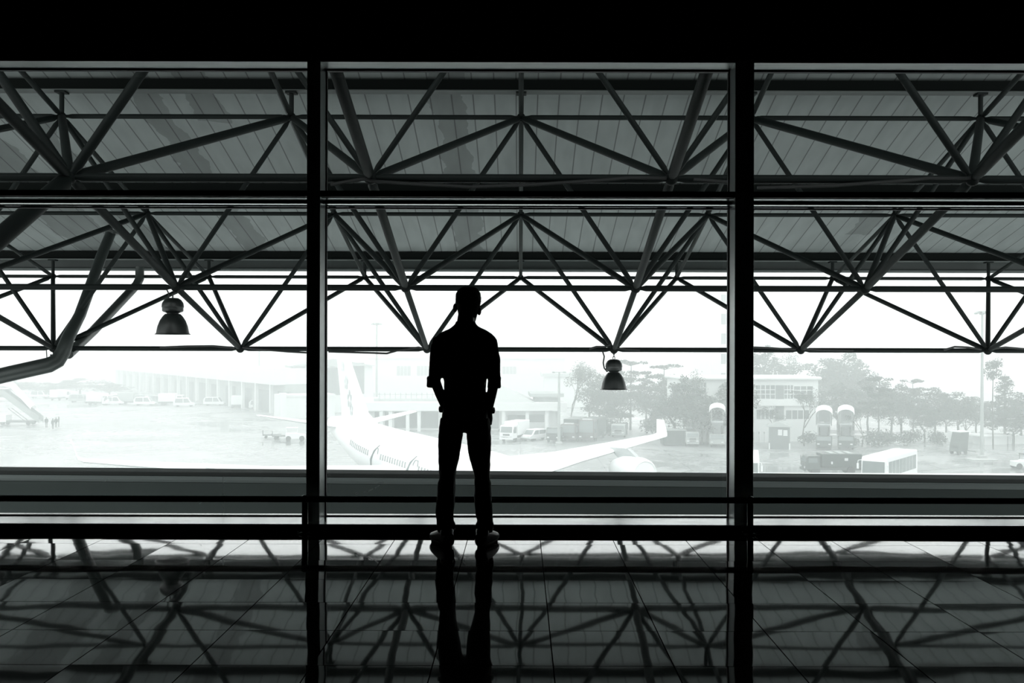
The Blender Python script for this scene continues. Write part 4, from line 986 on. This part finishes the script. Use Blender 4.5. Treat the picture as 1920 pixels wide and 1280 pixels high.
# low fire station with deep eaves
F = Facade(G(676,806), G(1050,806)); _, He = F.uv(860, 768); _, Ht = F.uv(860, 753)
fs_ = building('fire_station', 'low wide building with deep white eaves and grey bays behind the airliner', F, He, 16)
MB().box((-2,-3.0,He),(F.L+1.0,16.5,Ht)).build('eaves', 'conc_white', fs_)
ua, za = F.uv(941, 723); ul, _ = F.uv(885, 753); ur, _ = F.uv(1003, 753)
MB().add([(ul,-2.6,Ht),(ur,-2.6,Ht),(ur,14,Ht),(ul,14,Ht),(ua,5.5,za-.1)], [(0,1,2,3),(0,1,4),(1,2,4),(2,3,4),(3,0,4)]).build('hip_roof', 'roof_grey', fs_)
u0,u1,z0,z1 = F.rect(1003,737,1048,752); MB().box((u0,0,Ht),(u1,8,z1-.6)).box((u0-.8,-1,z1-.6),(u1+.8,9,z1)).build('roof_house', 'conc_grey', fs_)
ul, zl = F.uv(700,746); ur, _ = F.uv(850,746)
MB().box((ul,1,Ht),(ur,12,Ht+.45)).build('upper_roof', 'roof_grey', fs_)
fe = MB()
for i in range(16):
    u = ul+(ur-ul)*i/15; fe.path([(u,1.5,Ht+.4),(u,1.5,Ht+1.5)], .05, 5)
fe.path([(ul,1.5,Ht+1.2),(ur,1.5,Ht+1.2)], .04, 5); fe.build('roof_railing', 'conc_grey', fs_)
for q in ((703,772,718,800),(722,772,732,800),(740,772,766,802),(768,772,786,802),(789,772,822,802),(904,770,936,803),(952,778,985,793),(991,777,1021,791)):
    u0,u1,z0,z1 = F.rect(*q); MB().box((u0,-.1,max(z0,.05)),(u1,.08,z1)).build('bay', 'bay_dark', fs_)
for x in (718,735,767,788,944,988,1024):
    u, _ = F.uv(x, 780); MB().box((u-.3,-2.6,0),(u+.3,-2.1,He)).build('column', 'conc_white', fs_)
# guard hut
F = Facade(G(1442,842), G(1481,843)); _, H = F.uv(1460, 800)
gh = building('guard_hut', 'small grey guard hut with pitched roof and two white windows', F, H, 2.8, 'bay_dark', 'hut')
MB().prism([(-.35,H),(F.L+.35,H),(F.L*.5,H+.75)], -.4, 3.3).build('roof', 'roof_grey', gh, bevel=.02)
panes(gh, F, [(1459,805,1467,816),(1469,806,1477,817)], m='light', nx=1, nz=1)
MB().box((-.05,-.12,0),(.12,.05,.9)).box((F.L-.12,-.12,0),(F.L+.05,.05,.9)).build('corner_post', 'conc_white', gh)
# low shelter and white walls on the right
F = Facade(G(1846,834), G(1888,833))
ls = building('pump_shelter', 'low white shelter with flat canopy beyond the tall right-hand mast', F, 1.3, 2.5, 'conc_white', 'shelter')
MB().box((-1.0,-.6,1.3),(F.L+.6,3,1.5)).build('canopy', 'canopy_white', ls)
for i, (x0, x1, y) in enumerate(((1640,1700,830),(1706,1782,826),(1812,1840,829),(1892,1990,832),(1416,1436,829))):
    F = Facade(G(x0,y), G(x1,y)); wl = empty('boundary_wall', F.A, F.rz, 'low white boundary wall '+('behind the bus roof','between the bus and the belt cart','just left of the tall mast','at the right edge beyond the tug','right of the right mullion, before the office')[i], 'wall', 'low white walls')
    MB().box((0,0,0),(F.L,.3,1.25)).build('wall', 'conc_white', wl)
    pm = MB(); n = max(2, int(F.L/3))
    for k in range(n+1): MB().box((F.L*k/n-.2,-.1,0),(F.L*k/n+.2,.4,1.6)).build('pier', 'conc_white', wl)

# --- far row of parked vehicles and the pale clutter before the cargo shed
rr_ = random.Random(3)
far = [(75,744),(112,748),(150,752),(175,754),(187,757),(212,757),(228,752),(246,756),(272,758),(296,755),(322,757),(346,760),(104,738),(445,762),(402,758),(488,764)]
spots = ['far left before the haze','behind the far thin wing','first of the row beyond the wing tip','second beyond the wing tip','below the gap in the row','just left of the shed end','nearer the shed corner','under the start of the shed fascia','beside the first bays','farther along the bays','midway along the shed','by the bays right of the middle','highest one at far left','alone by the right bays','under the middle of the fascia','closest to the distant mast foot']
for i, (x, y) in enumerate(far):
    m = rr_.choice(['veh_white','veh_white','conc_grey'])
    if i % 3 == 1: truck(G(x,y+2), rr_.uniform(-.3,.3)+PI/2*rr_.choice((0,1)), 'distant pale truck in the haze, '+spots[i], 6, 2.3, 2.9, 1.8, 2.5, m, m, 'box_truck', 'distant parked vehicles')
    else: car(G(x,y+2), rr_.uniform(-.4,.4), 'distant pale van in the haze, '+spots[i], 5, 2, 2.1, m, 'distant parked vehicles')

# --- trees
def leaf_cloud(mb, clumps, n, size, rnd):
    for i in range(n):
        c, rx, rz_ = clumps[rnd.randrange(len(clumps))]
        while True:
            v = Vector((rnd.uniform(-1,1), rnd.uniform(-1,1), rnd.uniform(-1,1)))
            if v.length < 1: break
        p = Vector(c)+Vector((v.x*rx, v.y*rx, v.z*rz_))
        a = Vector((rnd.gauss(0,1), rnd.gauss(0,1), rnd.gauss(0,.6))).normalized(); b = a.cross(Vector((rnd.gauss(0,1), rnd.gauss(0,1), rnd.gauss(0,1)))).normalized()
        s = size*rnd.uniform(.5,1.2)
        mb.add([p-a*s, p+b*s*.6, p+a*s, p-b*s*.6], [(0,1,2,3)])
def limb(mb, p, d, L, r, depth, rnd, out=None):
    q = p+d*L*.5+Vector((rnd.uniform(-.06,.06)*L, rnd.uniform(-.06,.06)*L, 0)); e = p+d*L
    mb.path([p,q,e], [r, r*.85, r*.65], 6 if depth else 4)
    if out is not None and depth <= 1: out.append(e)
    if depth == 0: return
    for k in range(rnd.choice((2,3))):
        t = rnd.uniform(0,2*PI); nd = (d+Vector((math.cos(t)*.6, math.sin(t)*.6, rnd.uniform(-.05,.25)))).normalized()
        limb(mb, p.lerp(e, rnd.uniform(.6,1)), nd, L*rnd.uniform(.55,.78), r*.55, depth-1, rnd, out)
def tree_proto(kind, seed):
    """ten metres tall, crown about six across"""
    rnd = random.Random(seed); root = empty('tree', (0,0,0)); tr = MB(); fo = MB()
    if kind == 'broad':
        ends = []; limb(tr, Vector((0,0,0)), Vector((0,0,1)), 3.6, .16, 3, rnd, ends)
        cl = [((rnd.uniform(-2.2,2.2), rnd.uniform(-2.2,2.2), rnd.uniform(4.4,8.4)), rnd.uniform(.8,1.5), rnd.uniform(.5,1.1)) for _ in range(20)]+[((0,0,9.1),.8,.8),((0,0,6.2),2.2,2.0),((.6,.3,3.6),1.9,1.2)]
        leaf_cloud(fo, cl, 4600, .17, rnd)
    elif kind == 'layered':
        tr.path([(0,0,0),(.1,0,5),(0,.1,9.6)], [.16,.11,.04], 7); cl = []
        for z, rad in ((9.5,1.9),(8.0,2.3),(7.1,2.7),(6.0,3.0),(5.0,2.5)):
            for k in range(7):
                t = rnd.uniform(0,2*PI); q = rnd.uniform(.2,1)*rad
                cl.append(((math.cos(t)*q, math.sin(t)*q, z+rnd.uniform(-.15,.15)), .8, .22)); tr.path([(0,0,z-.5),(math.cos(t)*q,math.sin(t)*q,z)], [.05,.02], 5)
        cl += [((rnd.uniform(-1.6,1.6), rnd.uniform(-1.6,1.6), rnd.uniform(3.5,8)), .9, .6) for _ in range(14)]
        leaf_cloud(fo, cl, 4200, .15, rnd)
    elif kind == 'bare':
        ends = []; limb(tr, Vector((0,0,0)), Vector((.03,0,1)), 3.8, .14, 5, rnd, ends)
        leaf_cloud(fo, [(tuple(e), .8, .6) for e in ends], 2600, .10, rnd)
    elif kind == 'thin':
        tr.path([(0,0,0),(.08,.05,5),(0,0,9.6)], [.10,.08,.03], 7); cl = [((rnd.uniform(-.9,.9), rnd.uniform(-.9,.9), rnd.uniform(7.6,9.6)), .6, .5) for _ in range(14)]
        leaf_cloud(fo, cl, 1300, .12, rnd)
    elif kind == 'cone':
        tr.path([(0,0,0),(0,0,5),(0,0,9.8)], [.14,.1,.03], 7)
        cl = [((math.cos(t)*q, math.sin(t)*q, z), .55, .3) for z in [2+i*.45 for i in range(17)] for t, q in [(rnd.uniform(0,2*PI), rnd.uniform(.2,1)*(10-z)*.28) for _ in range(4)]]
        leaf_cloud(fo, cl, 1900, .17, rnd)
    tr.build('trunk', 'bark', root); fo.build('crown', 'leaf', root)
    return root
KIND = {'broad':'broad leafy tree', 'layered':'flat-layered pine', 'bare':'thin-leaved branching tree', 'thin':'tall bare-stemmed tree with tufted top', 'cone':'narrow pointed conifer'}
TREES = [(1072,815,664,60,'bare','just right of the man, by the slender lamp post'),(1104,812,676,52,'bare','left of the right bell lamp'),(1136,806,735,60,'broad','below the right bell lamp'),(1182,806,672,64,'layered','right behind the right bell lamp'),
 (1212,806,706,56,'broad','above the winglet of the far wing'),(1246,808,680,62,'layered','darkest one of the middle window'),(1282,833,700,50,'broad','left of the pale tower block'),(1316,834,728,58,'broad','before the foot of the pale tower block'),
 (1356,829,722,54,'broad','against the left face of the right mullion'),(1384,833,702,60,'broad','hidden by the right mullion'),
 (1440,790,646,80,'broad','high behind the office roof, next to the mullion'),(1492,788,655,80,'bare','behind the middle of the office'),(1548,790,668,78,'broad','rising at the right corner of the office'),(1592,792,656,70,'broad','tall pale one behind the right canopy stairs'),
 (1508,836,716,56,'bare','standing in front of the office'),(1572,812,716,84,'broad','wide one between office and twin stairs'),(1616,838,752,44,'bare','small, right of the twin stairs'),(1648,834,703,52,'layered','dark umbrella-shaped one above the bus roof'),
 (1690,820,716,60,'broad','above the back end of the bus'),(1712,818,708,44,'layered','small umbrella-shaped, right of the bus'),(1752,822,724,62,'broad','midway between bus and mast'),(1796,822,732,64,'broad','above the belt cart'),(1830,818,742,50,'broad','just left of the tall mast'),
 (1862,840,667,34,'thin','right beside the tall mast'),(1884,830,698,58,'cone','dark one second from the right edge'),(1914,828,735,60,'broad','at the right edge'),(1958,828,722,60,'broad','beyond the right edge'),
 (1600,806,724,70,'broad','filling behind the right canopy stairs'),(1455,838,752,40,'bare','small, above the guard hut'),(1158,812,748,50,'broad','low, beneath the bell lamp to its right'),(1734,830,756,44,'broad','low dark one behind the white wall'),
 (1124,806,700,60,'broad','pale one behind the bell lamp, on its left'),(1164,812,726,56,'bare','between the fire engines and the low service truck'),(1230,812,738,56,'broad','low dark one behind the winglet of the far wing'),
 (1266,831,724,58,'broad','low dark one above the cargo container'),(1298,832,690,60,'bare','pale and tall, left of the office window with bars'),(1326,829,748,56,'broad','low, just left of the canopy stairs in the middle window'),
 (1672,822,730,60,'broad','filling the gap behind the umbrella-shaped pine'),(1774,818,748,60,'broad','low one right above the belt cart lid'),(1812,826,748,60,'bare','low and thin, left of the tall mast foot'),
 (1900,834,762,64,'broad','low bushy one behind the flat-canopied shelter'),(1628,812,700,60,'broad','tall one left of the umbrella-shaped pine'),
 (20,744,712,60,'broad','farthest left, a pale patch above the boarding stairs'),(84,744,716,70,'broad','pale patch beyond the thin far wing'),(150,742,708,70,'broad','pale patch left of the shed end'),(206,744,716,50,'broad','pale patch touching the shed end')]
protos = {}
seeds = {'broad':(11,12,13), 'layered':(21,22), 'bare':(31,32), 'thin':(41,), 'cone':(51,)}
for i, (x, yb, yt, wpx, kind, where) in enumerate(TREES):
    sd = seeds[kind][i % len(seeds[kind])]
    if (kind, sd) not in protos:
        protos[(kind, sd)] = tree_proto(kind, sd); index_children(); o = protos[(kind, sd)]
    else: o = copy_tree(protos[(kind, sd)])
    g = G(x, yb); H = (yb-yt)*g.y/FPX
    base_w = {'broad':6.0,'layered':5.6,'bare':6.5,'thin':2.6,'cone':4.4}[kind]
    wsc = wpx*g.y/FPX/base_w*{'broad':1.45,'layered':1.25,'bare':1.3,'thin':1.1,'cone':1.4}[kind]
    o.location = g; o.rotation_euler = (0,0,(i*1.7) % 6.28); o.scale = (wsc, wsc, H/10)
    tag(o, (KIND[kind]+', '+where), 'tree', 'trees along the far side of the apron')
# clipped shrubs
for i, (x, y, s, l) in enumerate(((1514,832,1.5,'before the office wall, left of the canopy stairs'),(1596,838,1.3,'between canopy stairs and white wall'),(1641,837,2.0,'behind the bus, under the umbrella pine'),(1668,836,1.6,'behind the bus roof, right of its middle'),(1705,835,1.8,'where the two white walls meet'),(1760,834,1.6,'left of the belt cart'),(1224,812,2.2,'beyond the winglet'),(1150,816,2.0,'behind the fire engines'))):
    rnd = random.Random(60+i); m_ = MB(); leaf_cloud(m_, [((rnd.uniform(-.5,.5),rnd.uniform(-.4,.4),rnd.uniform(.4,.9)),.7,.5) for _ in range(7)], 900, .10, rnd)
    o = m_.build('shrub', 'leaf', loc=G(x,y)); o.scale = (s,s,s); tag(o, 'rounded dark shrub '+l, 'shrub', 'shrubs at the edge of the apron')

# ------------------------------------------------------------------ haze over the apron
hz = bpy.data.materials.new('rain_haze'); hz.use_nodes = True; nt = hz.node_tree
for n in list(nt.nodes):
    if n.type == 'BSDF_PRINCIPLED': nt.nodes.remove(n)
vs_ = nt.nodes.new('ShaderNodeVolumeScatter'); vs_.inputs['Color'].default_value = (.80,.835,.83,1); vs_.inputs['Density'].default_value = HAZE_DENSITY; vs_.inputs['Anisotropy'].default_value = .2
out = [n for n in nt.nodes if n.type == 'OUTPUT_MATERIAL'][0]; nt.links.new(vs_.outputs[0], out.inputs['Volume'])
MB().box((-450,24,GROUND+.02),(450,620,GROUND+60)).build('haze', hz, label='rain haze lying over the whole apron', cat='haze', kind='stuff')
